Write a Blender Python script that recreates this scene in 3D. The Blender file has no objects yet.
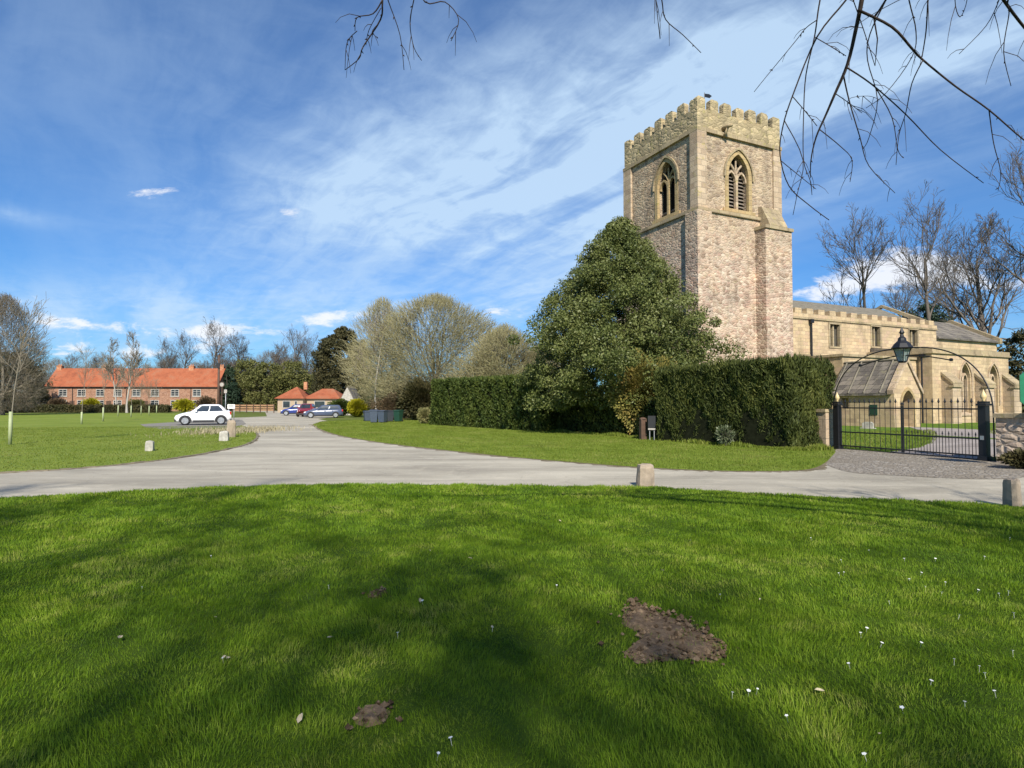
import bpy, math, random
import numpy as np
from mathutils import Vector, Matrix

random.seed(7)
R = math.radians
S = bpy.context.scene
COL = S.collection

# ------------------------------------------------------------------ camera
FPX, CAM_H, PITCH = 600.0, 1.7, math.atan(19 / 600)
cam_d = bpy.data.cameras.new("camera")
cam_d.sensor_width = 36.0
cam_d.lens = 36.0 * FPX / 1024.0
cam_d.clip_start = 0.05
cam_d.clip_end = 6000
cam = bpy.data.objects.new("camera", cam_d)
COL.objects.link(cam)
cam.location = (0, 0, CAM_H)
cam.rotation_euler = (math.pi / 2 + PITCH, 0, 0)
S.camera = cam

# ------------------------------------------------------------------ light
SUN_AZ = Vector((0.115, -0.9934))          # towards the sun, on the ground plan
SUN_EL = R(38)
sun_vec = Vector((SUN_AZ.x * math.cos(SUN_EL), SUN_AZ.y * math.cos(SUN_EL), math.sin(SUN_EL)))
sd = bpy.data.lights.new("sun", 'SUN')
sd.energy = 4.9
sd.angle = R(0.53)
sd.color = (1.0, 0.93, 0.82)
so = bpy.data.objects.new("sun", sd)
so.rotation_euler = sun_vec.to_track_quat('Z', 'Y').to_euler()
COL.objects.link(so)
S.view_settings.view_transform = 'Standard'
S.view_settings.look = 'None'
S.view_settings.gamma = 1.0
S.view_settings.exposure = 0.5
S.render.engine = 'CYCLES'
S.cycles.max_bounces = 5
S.cycles.diffuse_bounces = 2
S.cycles.glossy_bounces = 2
S.cycles.transmission_bounces = 4
S.cycles.transparent_max_bounces = 6

W = bpy.data.worlds.new("World")
S.world = W
W.use_nodes = True


class NT:
    """thin helper for building node trees"""
    def __init__(self, tree):
        self.t = tree
    def n(self, typ, **kw):
        nd = self.t.nodes.new(typ)
        for k, v in kw.items():
            setattr(nd, k, v)
        return nd
    def put(self, sock, v):
        if hasattr(v, 'is_linked') or isinstance(v, bpy.types.NodeSocket):
            self.t.links.new(v, sock)
        elif v is not None:
            if isinstance(v, (tuple, list)) and len(v) == 3 and sock.type == 'RGBA':
                v = (*v, 1)
            sock.default_value = v
    def math(self, op, a, b=None, c=None, clamp=False):
        nd = self.n('ShaderNodeMath', operation=op, use_clamp=clamp)
        self.put(nd.inputs[0], a)
        if b is not None: self.put(nd.inputs[1], b)
        if c is not None: self.put(nd.inputs[2], c)
        return nd.outputs[0]
    def vmath(self, op, a, b=None):
        nd = self.n('ShaderNodeVectorMath', operation=op)
        self.put(nd.inputs[0], a)
        if b is not None: self.put(nd.inputs[1], b)
        return nd.outputs[0]
    def mix(self, f, a, b, mode='MIX'):
        nd = self.n('ShaderNodeMix', data_type='RGBA', blend_type=mode)
        self.put(nd.inputs[0], f); self.put(nd.inputs[6], a); self.put(nd.inputs[7], b)
        return nd.outputs[2]
    def ramp(self, f, stops, interp='LINEAR'):
        nd = self.n('ShaderNodeValToRGB')
        cr = nd.color_ramp
        cr.interpolation = interp
        while len(cr.elements) < len(stops): cr.elements.new(0.5)
        for e, (p, c) in zip(cr.elements, stops):
            e.position = p
            e.color = (c, c, c, 1) if isinstance(c, (int, float)) else (*c, 1)
        self.put(nd.inputs[0], f)
        return nd.outputs[0]
    def noise(self, vec, scale, detail=3, rough=0.55, dist=0.0, out=0, lac=2.0):
        nd = self.n('ShaderNodeTexNoise')
        self.put(nd.inputs['Vector'], vec)
        nd.inputs['Scale'].default_value = scale
        nd.inputs['Detail'].default_value = detail
        nd.inputs['Roughness'].default_value = rough
        nd.inputs['Distortion'].default_value = dist
        return nd.outputs[out]
    def vor(self, vec, scale, feature='F1', out='Color', rnd=1.0):
        nd = self.n('ShaderNodeTexVoronoi', feature=feature)
        self.put(nd.inputs['Vector'], vec)
        nd.inputs['Scale'].default_value = scale
        nd.inputs['Randomness'].default_value = rnd
        return nd.outputs[out]
    def sep(self, v):
        nd = self.n('ShaderNodeSeparateXYZ'); self.put(nd.inputs[0], v); return nd.outputs
    def comb(self, x, y, z):
        nd = self.n('ShaderNodeCombineXYZ')
        for i, v in enumerate((x, y, z)): self.put(nd.inputs[i], v)
        return nd.outputs[0]
    def maprange(self, v, a, b, c=0.0, d=1.0, smooth=True):
        nd = self.n('ShaderNodeMapRange', interpolation_type='SMOOTHSTEP' if smooth else 'LINEAR')
        self.put(nd.inputs[0], v)
        for i, x in zip((1, 2, 3, 4), (a, b, c, d)): nd.inputs[i].default_value = x
        return nd.outputs[0]
    def bump(self, h, strength=0.5, dist=0.02):
        nd = self.n('ShaderNodeBump')
        nd.inputs['Strength'].default_value = strength
        nd.inputs['Distance'].default_value = dist
        self.put(nd.inputs['Height'], h)
        return nd.outputs[0]


def build_world():
    t = W.node_tree
    t.nodes.clear()
    k = NT(t)
    sky = k.n('ShaderNodeTexSky', sky_type='NISHITA', sun_disc=False)
    sky.sun_elevation = SUN_EL
    sky.sun_rotation = math.atan2(SUN_AZ.x, SUN_AZ.y)
    sky.air_density = 1.0
    sky.dust_density = 0.6
    sky.ozone_density = 2.2
    d = k.n('ShaderNodeTexCoord').outputs['Generated']
    x, y, z = k.sep(d)
    zz = k.math('ADD', k.math('MAXIMUM', z, 0.0), 0.12)
    cx = k.math('DIVIDE', x, zz)
    cy = k.math('DIVIDE', y, zz)
    plane = k.comb(cx, cy, 0.0)
    yy = k.math('MAXIMUM', y, 0.08)
    u = k.math('DIVIDE', x, yy)
    v = k.math('DIVIDE', z, yy)
    # cloud banks by bearing and height above the horizon: (bearing, height, half widths, tilt, amount)
    def bank(px, py, sx, sy, rot, amp):
        u0, v0 = (px - 512) / 600, (403 - py) / 600
        du = k.math('SUBTRACT', u, u0); dv = k.math('SUBTRACT', v, v0)
        c, s = math.cos(rot), math.sin(rot)
        a = k.math('ADD', k.math('MULTIPLY', du, c * 600 / sx), k.math('MULTIPLY', dv, s * 600 / sx))
        b = k.math('ADD', k.math('MULTIPLY', du, -s * 600 / sy), k.math('MULTIPLY', dv, c * 600 / sy))
        q = k.math('ADD', k.math('MULTIPLY', a, a), k.math('MULTIPLY', b, b))
        return k.math('MULTIPLY', k.math('EXPONENT', k.math('MULTIPLY', q, -1.0)), amp)
    def add(*a):
        r = a[0]
        for b in a[1:]: r = k.math('ADD', r, b)
        return r
    # thin high cloud
    along = k.math('ADD', k.math('MULTIPLY', cx, 0.60 * 0.42), k.math('MULTIPLY', cy, -0.80 * 0.42))
    across = k.math('ADD', k.math('MULTIPLY', cx, 0.80 * 1.7), k.math('MULTIPLY', cy, 0.60 * 1.7))
    wv = k.vmath('ADD', k.comb(along, across, 0.0), k.vmath('MULTIPLY', k.noise(plane, 1.3, 3, 0.5, out=1), (0.35, 0.5, 0)))
    n1 = k.noise(wv, 1.6, 7, 0.62, 0.3)
    n2 = k.noise(plane, 7.0, 5, 0.6, 0.6)
    cir = add(bank(570, 195, 230, 62, R(10), 0.8), bank(890, 55, 330, 80, R(14), 0.95), bank(320, 195, 150, 60, R(12), 0.5),
              bank(640, 60, 330, 85, R(14), 0.65), bank(150, 40, 420, 130, 0, 0.20), bank(200, 318, 400, 40, 0, 0.72),
              bank(560, 290, 120, 16, R(6), 0.35), bank(700, 215, 180, 30, R(15), 0.35), bank(480, 240, 120, 34, R(-6), 0.4),
              bank(0, 212, 60, 9, R(-10), 0.35), bank(1000, 340, 200, 40, 0, 0.2))
    cir = k.math('ADD', cir, 0.04)
    nn = k.math('ADD', k.math('MULTIPLY', n1, 0.75), k.math('MULTIPLY', n2, 0.25))
    cf = k.math('MULTIPLY', cir, k.maprange(nn, 0.33, 0.68, 0.25, 1.12))
    # small heaps near the horizon
    uv = k.comb(k.math('MULTIPLY', u, 1.0), k.math('MULTIPLY', v, 2.6), 0.0)
    p = k.noise(uv, 17.0, 7, 0.66, 0.3)
    heap = add(bank(215, 331, 60, 9, 0, 1.0), bank(70, 324, 70, 9, R(-3), 0.85), bank(330, 318, 45, 10, R(6), 0.75), bank(148, 188, 26, 9, 0, 0.6),
               bank(287, 213, 14, 7, 0, 0.55), bank(905, 268, 62, 22, R(4), 1.15), bank(835, 288, 45, 12, R(14), 0.9), bank(980, 282, 60, 14, R(-6), 0.8),
               bank(500, 312, 60, 9, 0, 0.5), bank(120, 350, 160, 9, 0, 0.6), bank(40, 300, 60, 8, 0, 0.4))
    hf = k.maprange(k.math('ADD', heap, k.math('MULTIPLY', k.math('SUBTRACT', p, 0.5), 2.6)), 0.38, 1.05, 0, 0.85)
    hf = k.math('MULTIPLY', hf, k.maprange(heap, 0.05, 0.3, 0, 1))
    cf = k.math('MINIMUM', k.math('MAXIMUM', cf, 0.0), 0.86)
    up = k.maprange(v, 0.0, 0.05, 0, 1)
    # deepen the blue a little: this camera's sky is strongly saturated
    hs = k.n('ShaderNodeHueSaturation')
    k.put(hs.inputs['Color'], sky.outputs[0])
    hs.inputs['Saturation'].default_value = 1.12
    hs.inputs['Value'].default_value = 1.0
    tinted = k.mix(1.0, hs.outputs[0], k.mix(k.maprange(v, 0.0, 0.45), (0.34, 0.70, 1.12), (0.54, 0.84, 1.15)), 'MULTIPLY')
    c1 = k.mix(cf, tinted, (4.9, 6.5, 8.3))
    c2 = k.mix(k.math('MULTIPLY', hf, up), c1, (8.3, 8.4, 8.7))
    bg = k.n('ShaderNodeBackground')
    bg.inputs['Strength'].default_value = 0.086
    k.put(bg.inputs['Color'], c2)
    out = k.n('ShaderNodeOutputWorld')
    t.links.new(bg.outputs[0], out.inputs[0])
build_world()

# ------------------------------------------------------------------ where things stand
def ray(px, py):
    a, b = (px - 512) / FPX, -(py - 384) / FPX
    c, s = math.cos(PITCH), math.sin(PITCH)
    return np.array([a, c - b * s, s + b * c])
def G(px, py, z=0.0):
    d = ray(px, py); t = (z - CAM_H) / d[2]
    return Vector((d[0] * t, d[1] * t, z))
def at(px, py, Y):
    d = ray(px, py) * (Y / ray(px, py)[1])
    return Vector((d[0], d[1], d[2] + CAM_H))
def in_frame(P):
    z = P[..., 2] - CAM_H
    c, s = math.cos(PITCH), math.sin(PITCH)
    d = P[..., 1] * c + z * s; uu = -P[..., 1] * s + z * c
    dd = np.maximum(d, 1e-3)
    return (d > 0) & (np.abs(P[..., 0] / dd) < 0.93) & (np.abs(uu / dd) < 0.69)

# ------------------------------------------------------------------ object helpers
def tag(o, label=None, cat=None, group=None, kind=None):
    if label: o['label'] = label
    if cat: o['category'] = cat
    if group: o['group'] = group
    if kind: o['kind'] = kind
    return o
def thing(name, label, cat, loc=(0, 0, 0), rz=0.0, group=None):
    o = bpy.data.objects.new(name, None)
    o.empty_display_size = 0.3
    COL.objects.link(o)
    o.location = loc
    o.rotation_euler = (0, 0, rz)
    return tag(o, label, cat, group)
def copy_tree(o, parent=None):
    c = o.copy()
    COL.objects.link(c)
    if parent is not None: c.parent = parent
    for ch in KIDS.get(o.name, []):
        copy_tree(ch, c)
    return c
KIDS = {}
def link(name, me, mat, parent=None):
    o = bpy.data.objects.new(name, me)
    COL.objects.link(o)
    if mat is not None: me.materials.append(mat)
    if parent is not None:
        o.parent = parent
        KIDS.setdefault(parent.name, []).append(o)
    return o
def np_mesh(name, V, faces, smooth=False):
    """faces: list of integer arrays (n,3) or (n,4)"""
    me = bpy.data.meshes.new(name)
    V = np.asarray(V, np.float32)
    me.vertices.add(len(V)); me.vertices.foreach_set('co', V.ravel())
    loops = np.concatenate([f.ravel() for f in faces]).astype(np.int32)
    tot = np.concatenate([np.full(len(f), f.shape[1]) for f in faces])
    start = np.concatenate([[0], np.cumsum(tot)[:-1]]).astype(np.int32)
    me.loops.add(len(loops)); me.loops.foreach_set('vertex_index', loops)
    me.polygons.add(len(tot)); me.polygons.foreach_set('loop_start', start)
    if smooth: me.polygons.foreach_set('use_smooth', np.ones(len(tot), bool))
    me.update(calc_edges=True)
    return me

class MB:
    """collects simple solids into one mesh"""
    def __init__(self, frame=None):
        self.v = []; self.f = []; self.fr = frame
    def _add(self, vs, fs):
        n = len(self.v)
        if self.fr: vs = [self.fr(*p) for p in vs]
        self.v += [tuple(p) for p in vs]
        self.f += [tuple(i + n for i in q) for q in fs]
        return self
    def box(self, x0, x1, y0, y1, z0, z1):
        return self._add([(x0, y0, z0), (x1, y0, z0), (x1, y1, z0), (x0, y1, z0), (x0, y0, z1), (x1, y0, z1), (x1, y1, z1), (x0, y1, z1)],
                         [(3, 2, 1, 0), (4, 5, 6, 7), (0, 1, 5, 4), (1, 2, 6, 5), (2, 3, 7, 6), (3, 0, 4, 7)])
    def hexa(self, lo, hi):
        """two quads of 4 points, lower and upper"""
        return self._add(list(lo) + list(hi), [(3, 2, 1, 0), (4, 5, 6, 7), (0, 1, 5, 4), (1, 2, 6, 5), (2, 3, 7, 6), (3, 0, 4, 7)])
    def prism(self, poly, d0, d1):
        """poly in (x,z), extruded along y from d0 to d1"""
        n = len(poly)
        vs = [(a, d0, b) for a, b in poly] + [(a, d1, b) for a, b in poly]
        fs = [tuple(range(n)), tuple(range(2 * n - 1, n - 1, -1))]
        fs += [(i, i + n, (i + 1) % n + n, (i + 1) % n) for i in range(n)]
        return self._add(vs, fs)
    def prism_x(self, poly, x0, x1):
        """poly in (y,z), extruded along x"""
        n = len(poly)
        vs = [(x0, a, b) for a, b in poly] + [(x1, a, b) for a, b in poly]
        fs = [tuple(range(n - 1, -1, -1)), tuple(range(n, 2 * n))]
        fs += [((i + 1) % n, (i + 1) % n + n, i + n, i) for i in range(n)]
        return self._add(vs, fs)
    def strip(self, outer, inner, d0, d1):
        """open band between two polylines of equal length in (x,z), extruded along y"""
        n = len(outer)
        vs = [(a, d0, b) for a, b in outer] + [(a, d0, b) for a, b in inner] + [(a, d1, b) for a, b in outer] + [(a, d1, b) for a, b in inner]
        fs = []
        for i in range(n - 1):
            fs += [(i, i + 1, n + i + 1, n + i), (2 * n + i + 1, 2 * n + i, 3 * n + i, 3 * n + i + 1),
                   (i + 1, i, 2 * n + i, 2 * n + i + 1), (n + i, n + i + 1, 3 * n + i + 1, 3 * n + i)]
        fs += [(0, n, 3 * n, 2 * n), (n - 1, 3 * n - 1, 4 * n - 1, 2 * n - 1)]
        return self._add(vs, fs)
    def tube(self, pts, r, sides=8, r1=None):
        pts = [Vector(p) for p in pts]
        m = len(pts)
        vs = []; fs = []
        ref = None
        for i, p in enumerate(pts):
            t = (pts[min(i + 1, m - 1)] - pts[max(i - 1, 0)]).normalized()
            if ref is None:
                ref = t.orthogonal().normalized()
            a = (ref - t * ref.dot(t)).normalized(); ref = a
            b = t.cross(a)
            rr = r if r1 is None else r + (r1 - r) * i / (m - 1)
            if isinstance(r, (list, tuple)): rr = r[i]
            for k in range(sides):
                an = 2 * math.pi * k / sides
                vs.append(tuple(p + (a * math.cos(an) + b * math.sin(an)) * rr))
        for i in range(m - 1):
            for k in range(sides):
                k2 = (k + 1) % sides
                fs.append((i * sides + k, i * sides + k2, (i + 1) * sides + k2, (i + 1) * sides + k))
        fs.append(tuple(range(sides - 1, -1, -1)))
        fs.append(tuple(range((m - 1) * sides, m * sides)))
        return self._add(vs, fs)
    def lathe(self, prof, c=(0, 0, 0), sides=12, axis='z'):
        vs = []; fs = []
        for r, h in prof:
            for k in range(sides):
                a = 2 * math.pi * (k + 0.5) / sides
                q = (r * math.cos(a), r * math.sin(a), h)
                if axis == 'y': q = (q[0], q[2], q[1])
                if axis == 'x': q = (q[2], q[0], q[1])
                vs.append((c[0] + q[0], c[1] + q[1], c[2] + q[2]))
        for i in range(len(prof) - 1):
            for k in range(sides):
                k2 = (k + 1) % sides
                fs.append((i * sides + k, i * sides + k2, (i + 1) * sides + k2, (i + 1) * sides + k))
        fs.append(tuple(range(sides - 1, -1, -1)))
        fs.append(tuple(range((len(prof) - 1) * sides, len(prof) * sides)))
        return self._add(vs, fs)
    def quad(self, *p):
        return self._add(list(p), [tuple(range(len(p)))])
    def mesh(self, name, smooth=False):
        me = bpy.data.meshes.new(name)
        me.from_pydata(self.v, [], self.f)
        me.update()
        if smooth:
            me.polygons.foreach_set('use_smooth', np.ones(len(me.polygons), bool))
        return me
    def build(self, name, mat, parent=None, smooth=False):
        return link(name, self.mesh(name, smooth), mat, parent)

def fix_normals(me):
    import bmesh
    b = bmesh.new(); b.from_mesh(me)
    bmesh.ops.recalc_face_normals(b, faces=b.faces)
    b.to_mesh(me); b.free(); me.update()
def bevel(o, w=0.01, seg=2):
    import bmesh
    b = bmesh.new(); b.from_mesh(o.data)
    bmesh.ops.recalc_face_normals(b, faces=b.faces)
    bmesh.ops.bevel(b, geom=list(b.edges), offset=w, segments=seg, affect='EDGES', profile=0.6, clamp_overlap=True)
    b.to_mesh(o.data); b.free(); o.data.update()
    return o
def cut(o, mb):
    """subtract the solids in mb from o (same local space)"""
    me = mb.mesh('cutter'); fix_normals(me); fix_normals(o.data)
    c = bpy.data.objects.new('cutter', me); COL.objects.link(c)
    c.parent = o.parent
    md = o.modifiers.new('cut', 'BOOLEAN'); md.object = c; md.operation = 'DIFFERENCE'; md.solver = 'EXACT'
    dg = bpy.context.evaluated_depsgraph_get()
    new = bpy.data.meshes.new_from_object(o.evaluated_get(dg), depsgraph=dg)
    o.modifiers.clear()
    o.data = new
    bpy.data.objects.remove(c)

def pointed(w, spring, apex, n=9, x0=0.0, z0=0.0):
    """outline of a pointed opening, bottom left round to bottom right"""
    h = apex - spring; half = w / 2
    rad = (half * half + h * h) / (2 * half)
    pts = [(x0 - half, z0)]
    a1 = math.asin(min(1, h / rad))
    for i in range(n + 1):
        a = a1 * i / n
        pts.append((x0 - half + rad - rad * math.cos(a), spring + rad * math.sin(a)))
    for i in range(n - 1, -1, -1):
        a = a1 * i / n
        pts.append((x0 + half - rad + rad * math.cos(a), spring + rad * math.sin(a)))
    pts.append((x0 + half, z0))
    return pts

# ------------------------------------------------------------------ materials
def mat(name):
    m = bpy.data.materials.new(name); m.use_nodes = True
    k = NT(m.node_tree)
    b = m.node_tree.nodes['Principled BSDF']
    return m, k, b
def plain(name, col, rough=0.6, metal=0.0, var=0.12, scale=6.0, spec=0.5):
    m, k, b = mat(name)
    co = k.n('ShaderNodeTexCoord').outputs['Object']
    n = k.noise(co, scale, 4, 0.6)
    dark = tuple(c * (1 - var) for c in col); lite = tuple(min(1, c * (1 + var)) for c in col)
    k.put(b.inputs['Base Color'], k.ramp(n, [(0.3, dark), (0.7, lite)]))
    b.inputs['Roughness'].default_value = rough
    b.inputs['Metallic'].default_value = metal
    b.inputs['Specular IOR Level'].default_value = spec
    return m
def leafy(name, cols, rough=0.5, trans=0.3, spec=0.3, wscale=0.35, seed=0.0, fine=0.0):
    """leaves or blades: colour differs from leaf to leaf and from clump to clump"""
    m, k, b = mat(name)
    g = k.n('ShaderNodeNewGeometry')
    ob = k.n('ShaderNodeObjectInfo')
    co = k.vmath('ADD', k.n('ShaderNodeTexCoord').outputs['Object'], k.comb(k.math('MULTIPLY', ob.outputs['Random'], 40.0), seed, 0))
    rnd = g.outputs['Random Per Island']
    n = k.noise(co, wscale, 3, 0.55)
    f = k.math('ADD', k.math('MULTIPLY', rnd, 0.55), k.math('MULTIPLY', k.maprange(n, 0.3, 0.7), 0.45))
    if fine:
        n3 = k.noise(co, fine, 3, 0.6)
        f = k.math('ADD', k.math('MULTIPLY', rnd, 0.35), k.math('ADD', k.math('MULTIPLY', k.maprange(n, 0.3, 0.7), 0.35), k.math('MULTIPLY', k.maprange(n3, 0.32, 0.68), 0.36)))
    st = [(i / (len(cols) - 1), c) for i, c in enumerate(cols)]
    col = k.ramp(f, st)
    k.put(b.inputs['Base Color'], col)
    b.inputs['Roughness'].default_value = rough
    b.inputs['Specular IOR Level'].default_value = spec
    tr = k.n('ShaderNodeBsdfTranslucent')
    k.put(tr.inputs[0], k.mix(0.5, col, (0.35, 0.42, 0.05), 'MIX') if trans > 0.3 else col)
    mx = k.n('ShaderNodeMixShader'); mx.inputs[0].default_value = trans
    m.node_tree.links.new(b.outputs[0], mx.inputs[1]); m.node_tree.links.new(tr.outputs[0], mx.inputs[2])
    m.node_tree.links.new(mx.outputs[0], m.node_tree.nodes['Material Output'].inputs[0])
    return m
def bark(name, a, c, scale=4.0, stretch=0.25):
    m, k, b = mat(name)
    co = k.n('ShaderNodeTexCoord').outputs['Object']
    v = k.vmath('MULTIPLY', co, (1, 1, stretch))
    n = k.noise(v, scale * 3, 5, 0.65)
    n2 = k.noise(co, 0.7, 3, 0.5)
    k.put(b.inputs['Base Color'], k.mix(k.maprange(n2, 0.35, 0.65), k.ramp(n, [(0.3, a), (0.7, c)]), tuple(x * 0.75 for x in c)))
    b.inputs['Roughness'].default_value = 0.9
    b.inputs['Specular IOR Level'].default_value = 0.15
    k.put(b.inputs['Normal'], k.bump(n, 0.5, 0.02))
    return m

def stone(name, cols, mortar, size=(0.42, 0.2), rubble=True, lichen=None, zmix=None, bumpd=0.03, stain=0.35):
    """coursed walling; cols is a palette of stones, lichen (colour, amount), zmix (z0, z1, palette2)"""
    m, k, b = mat(name)
    co = k.n('ShaderNodeTexCoord').outputs['Object']
    x, y, z = k.sep(co)
    along = k.math('ADD', x, y)
    jig = k.noise(co, 2.2, 3, 0.6, out=1)
    jx, jy, jz = k.sep(k.vmath('MULTIPLY', k.vmath('SUBTRACT', jig, (0.5, 0.5, 0.5)), (0.24, 0.24, 0.16) if rubble else (0.02, 0.02, 0.014)))
    a2 = k.math('ADD', along, jx); z2 = k.math('ADD', z, jz)
    if rubble:
        p = k.comb(k.math('DIVIDE', a2, size[0]), k.math('DIVIDE', z2, size[1]), 0.0)
        row = k.math('FLOOR', k.math('DIVIDE', z2, size[1] * 1.0))
        cell = k.vor(p, 1.0, 'F1', 'Color', 0.95)
        edge = k.vor(p, 1.0, 'DISTANCE_TO_EDGE', 'Distance', 0.95)
        rv = k.sep(cell)[0]; rv2 = k.sep(cell)[1]
        mort = k.math('MULTIPLY', k.maprange(edge, 0.01, 0.09, 1, 0), k.maprange(k.noise(co, 1.7, 4, 0.6), 0.35, 0.65, 0.15, 0.8))
        hgt = k.maprange(edge, 0.0, 0.22)
    else:
        br = k.n('ShaderNodeTexBrick')
        k.put(br.inputs['Vector'], k.comb(a2, z2, 0.0))
        br.inputs['Scale'].default_value = 1.0
        br.inputs['Brick Width'].default_value = size[0]
        br.inputs['Row Height'].default_value = size[1]
        br.inputs['Mortar Size'].default_value = min(size) * 0.035
        br.inputs['Mortar Smooth'].default_value = 0.3
        br.inputs['Bias'].default_value = 0.0
        br.inputs['Color1'].default_value = (0, 0, 0, 1); br.inputs['Color2'].default_value = (1, 1, 1, 1)
        br.inputs['Mortar'].default_value = (0.5, 0.5, 0.5, 1)
        rv = k.sep(br.outputs['Color'])[0]; rv2 = rv
        mort = br.outputs['Fac']
        hgt = k.math('SUBTRACT', 1.0, mort)
    st = lambda cs: [((i + 0.5) / len(cs), c) for i, c in enumerate(cs)]
    body = k.ramp(rv, st(cols))
    if zmix:
        body = k.mix(k.maprange(k.math('ADD', z, k.math('MULTIPLY', k.sep(jig)[0], 4.0)), zmix[0], zmix[1]), body, k.ramp(rv, st(zmix[2])))
    tint = k.noise(k.vmath('MULTIPLY', co, (1, 1, 1.6)), 0.55, 5, 0.7, 0.5)
    body = k.mix(1.0 if rubble else 0.6, body, k.ramp(tint, [(0.3, (0.72, 0.70, 0.70)), (0.45, (1.0, 0.95, 0.92)), (0.58, (1.12, 1.05, 0.98)), (0.7, (1.2, 1.02, 0.9))]), 'MULTIPLY')
    fine = k.noise(co, 9.0, 6, 0.7)
    body = k.mix(0.55, body, k.ramp(fine, [(0.25, 0.55), (0.75, 1.25)]), 'MULTIPLY')
    body = k.mix(mort, body, mortar)
    big = k.noise(k.vmath('MULTIPLY', co, (1, 1, 0.35)), 0.9, 4, 0.6)
    body = k.mix(k.math('MULTIPLY', k.maprange(big, 0.5, 0.72), stain), body, tuple(c * 0.4 for c in cols[0]))
    if lichen:
        ln = k.noise(co, 2.6, 6, 0.7)
        body = k.mix(k.math('MULTIPLY', k.maprange(ln, 0.62 - 0.3 * lichen[1], 0.74 - 0.2 * lichen[1]), 0.75), body, lichen[0])
    k.put(b.inputs['Base Color'], body)
    b.inputs['Roughness'].default_value = 0.92
    b.inputs['Specular IOR Level'].default_value = 0.2
    h = k.math('ADD', hgt, k.math('MULTIPLY', fine, 0.6))
    k.put(b.inputs['Normal'], k.bump(h, 0.8, bumpd))
    return m
def glass_dark(name, col=(0.02, 0.025, 0.03), rough=0.08):
    m, k, b = mat(name)
    co = k.n('ShaderNodeTexCoord').outputs['Object']
    k.put(b.inputs['Base Color'], k.ramp(k.noise(co, 3, 2), [(0.3, col), (0.7, tuple(c * 1.8 for c in col))]))
    b.inputs['Roughness'].default_value = rough
    b.inputs['Specular IOR Level'].default_value = 0.8
    return m
def paint(name, col, rough=0.25, coat=0.6):
    m, k, b = mat(name)
    co = k.n('ShaderNodeTexCoord').outputs['Object']
    k.put(b.inputs['Base Color'], k.mix(k.maprange(k.noise(co, 3.0, 5, 0.65), 0.45, 0.75, 0, 0.25), col, tuple(c * 0.7 for c in col)))
    b.inputs['Roughness'].default_value = rough
    b.inputs['Coat Weight'].default_value = coat
    return m

M = {}
M['rubble'] = stone('tower_rubble', [(0.32, 0.24, 0.18), (0.46, 0.335, 0.26), (0.57, 0.475, 0.37), (0.42, 0.285, 0.225), (0.62, 0.535, 0.43), (0.44, 0.36, 0.27)], (0.44, 0.36, 0.28),
                    (0.32, 0.165), True, ((0.36, 0.31, 0.15), 0.10), (11.5, 17.5, [(0.26, 0.20, 0.14), (0.40, 0.32, 0.22), (0.50, 0.41, 0.29), (0.33, 0.25, 0.17), (0.44, 0.37, 0.26)]), stain=0.55)
M['parapet'] = stone('lichened_parapet', [(0.30, 0.255, 0.16), (0.40, 0.34, 0.215), (0.46, 0.39, 0.245)], (0.25, 0.20, 0.12), (0.4, 0.22), True, ((0.32, 0.28, 0.11), 0.3), stain=0.6)
M['dressed'] = stone('yellow_dressed_stone', [(0.36, 0.275, 0.145), (0.44, 0.34, 0.18), (0.40, 0.30, 0.16)], (0.31, 0.24, 0.14), (0.6, 0.34), False, ((0.33, 0.28, 0.08), 0.25))
M['quoin'] = stone('pale_quoins', [(0.44, 0.345, 0.24), (0.52, 0.42, 0.30), (0.37, 0.285, 0.2)], (0.33, 0.27, 0.2), (0.7, 0.36), False, ((0.36, 0.30, 0.10), 0.2))
M['ashlar'] = stone('honey_ashlar', [(0.46, 0.36, 0.225), (0.58, 0.46, 0.29), (0.39, 0.30, 0.195), (0.53, 0.42, 0.255), (0.48, 0.36, 0.245)], (0.42, 0.33, 0.225), (0.5, 0.25), False, ((0.33, 0.28, 0.15), 0.1), stain=0.45, bumpd=0.015)
M['string'] = stone('weathered_string', [(0.32, 0.26, 0.17), (0.40, 0.33, 0.21)], (0.25, 0.2, 0.13), (0.9, 0.5), False, ((0.30, 0.26, 0.10), 0.3), stain=0.7)
M['wallstone'] = stone('boundary_rubble', [(0.42, 0.34, 0.26), (0.54, 0.45, 0.36), (0.36, 0.28, 0.22), (0.60, 0.51, 0.41)], (0.40, 0.34, 0.27), (0.36, 0.17), True, None, bumpd=0.05)
M['slate'] = stone('stone_slates', [(0.12, 0.11, 0.10), (0.18, 0.165, 0.14), (0.22, 0.20, 0.17)], (0.05, 0.05, 0.045), (0.45, 0.28), False, ((0.22, 0.20, 0.12), 0.3), stain=0.5)
M['bollard'] = stone('bollard_stone', [(0.27, 0.23, 0.18), (0.34, 0.29, 0.225)], (0.4, 0.35, 0.29), (3.0, 3.0), True, ((0.22, 0.21, 0.1), 0.2), stain=0.6)
M['whitestone'] = plain('whitewashed_stone', (0.38, 0.36, 0.31), 0.85, var=0.3, scale=5)
M['lead'] = plain('lead_roof', (0.17, 0.15, 0.11), 0.75, var=0.3, scale=3)
M['dark'] = plain('painted_darkness', (0.012, 0.011, 0.010), 0.95, spec=0.1)  # near-black colour standing in for the unlit belfry interior
M['leaded'] = glass_dark('church_glass', (0.06, 0.055, 0.045), 0.35)
M['glass'] = glass_dark('window_glass')
M['oak'] = plain('old_oak', (0.10, 0.06, 0.035), 0.7, var=0.3, scale=8)
M['louvre'] = plain('louvre_slats', (0.17, 0.14, 0.11), 0.8, var=0.3)
M['iron'] = plain('black_iron', (0.012, 0.012, 0.014), 0.45, spec=0.5)
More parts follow.
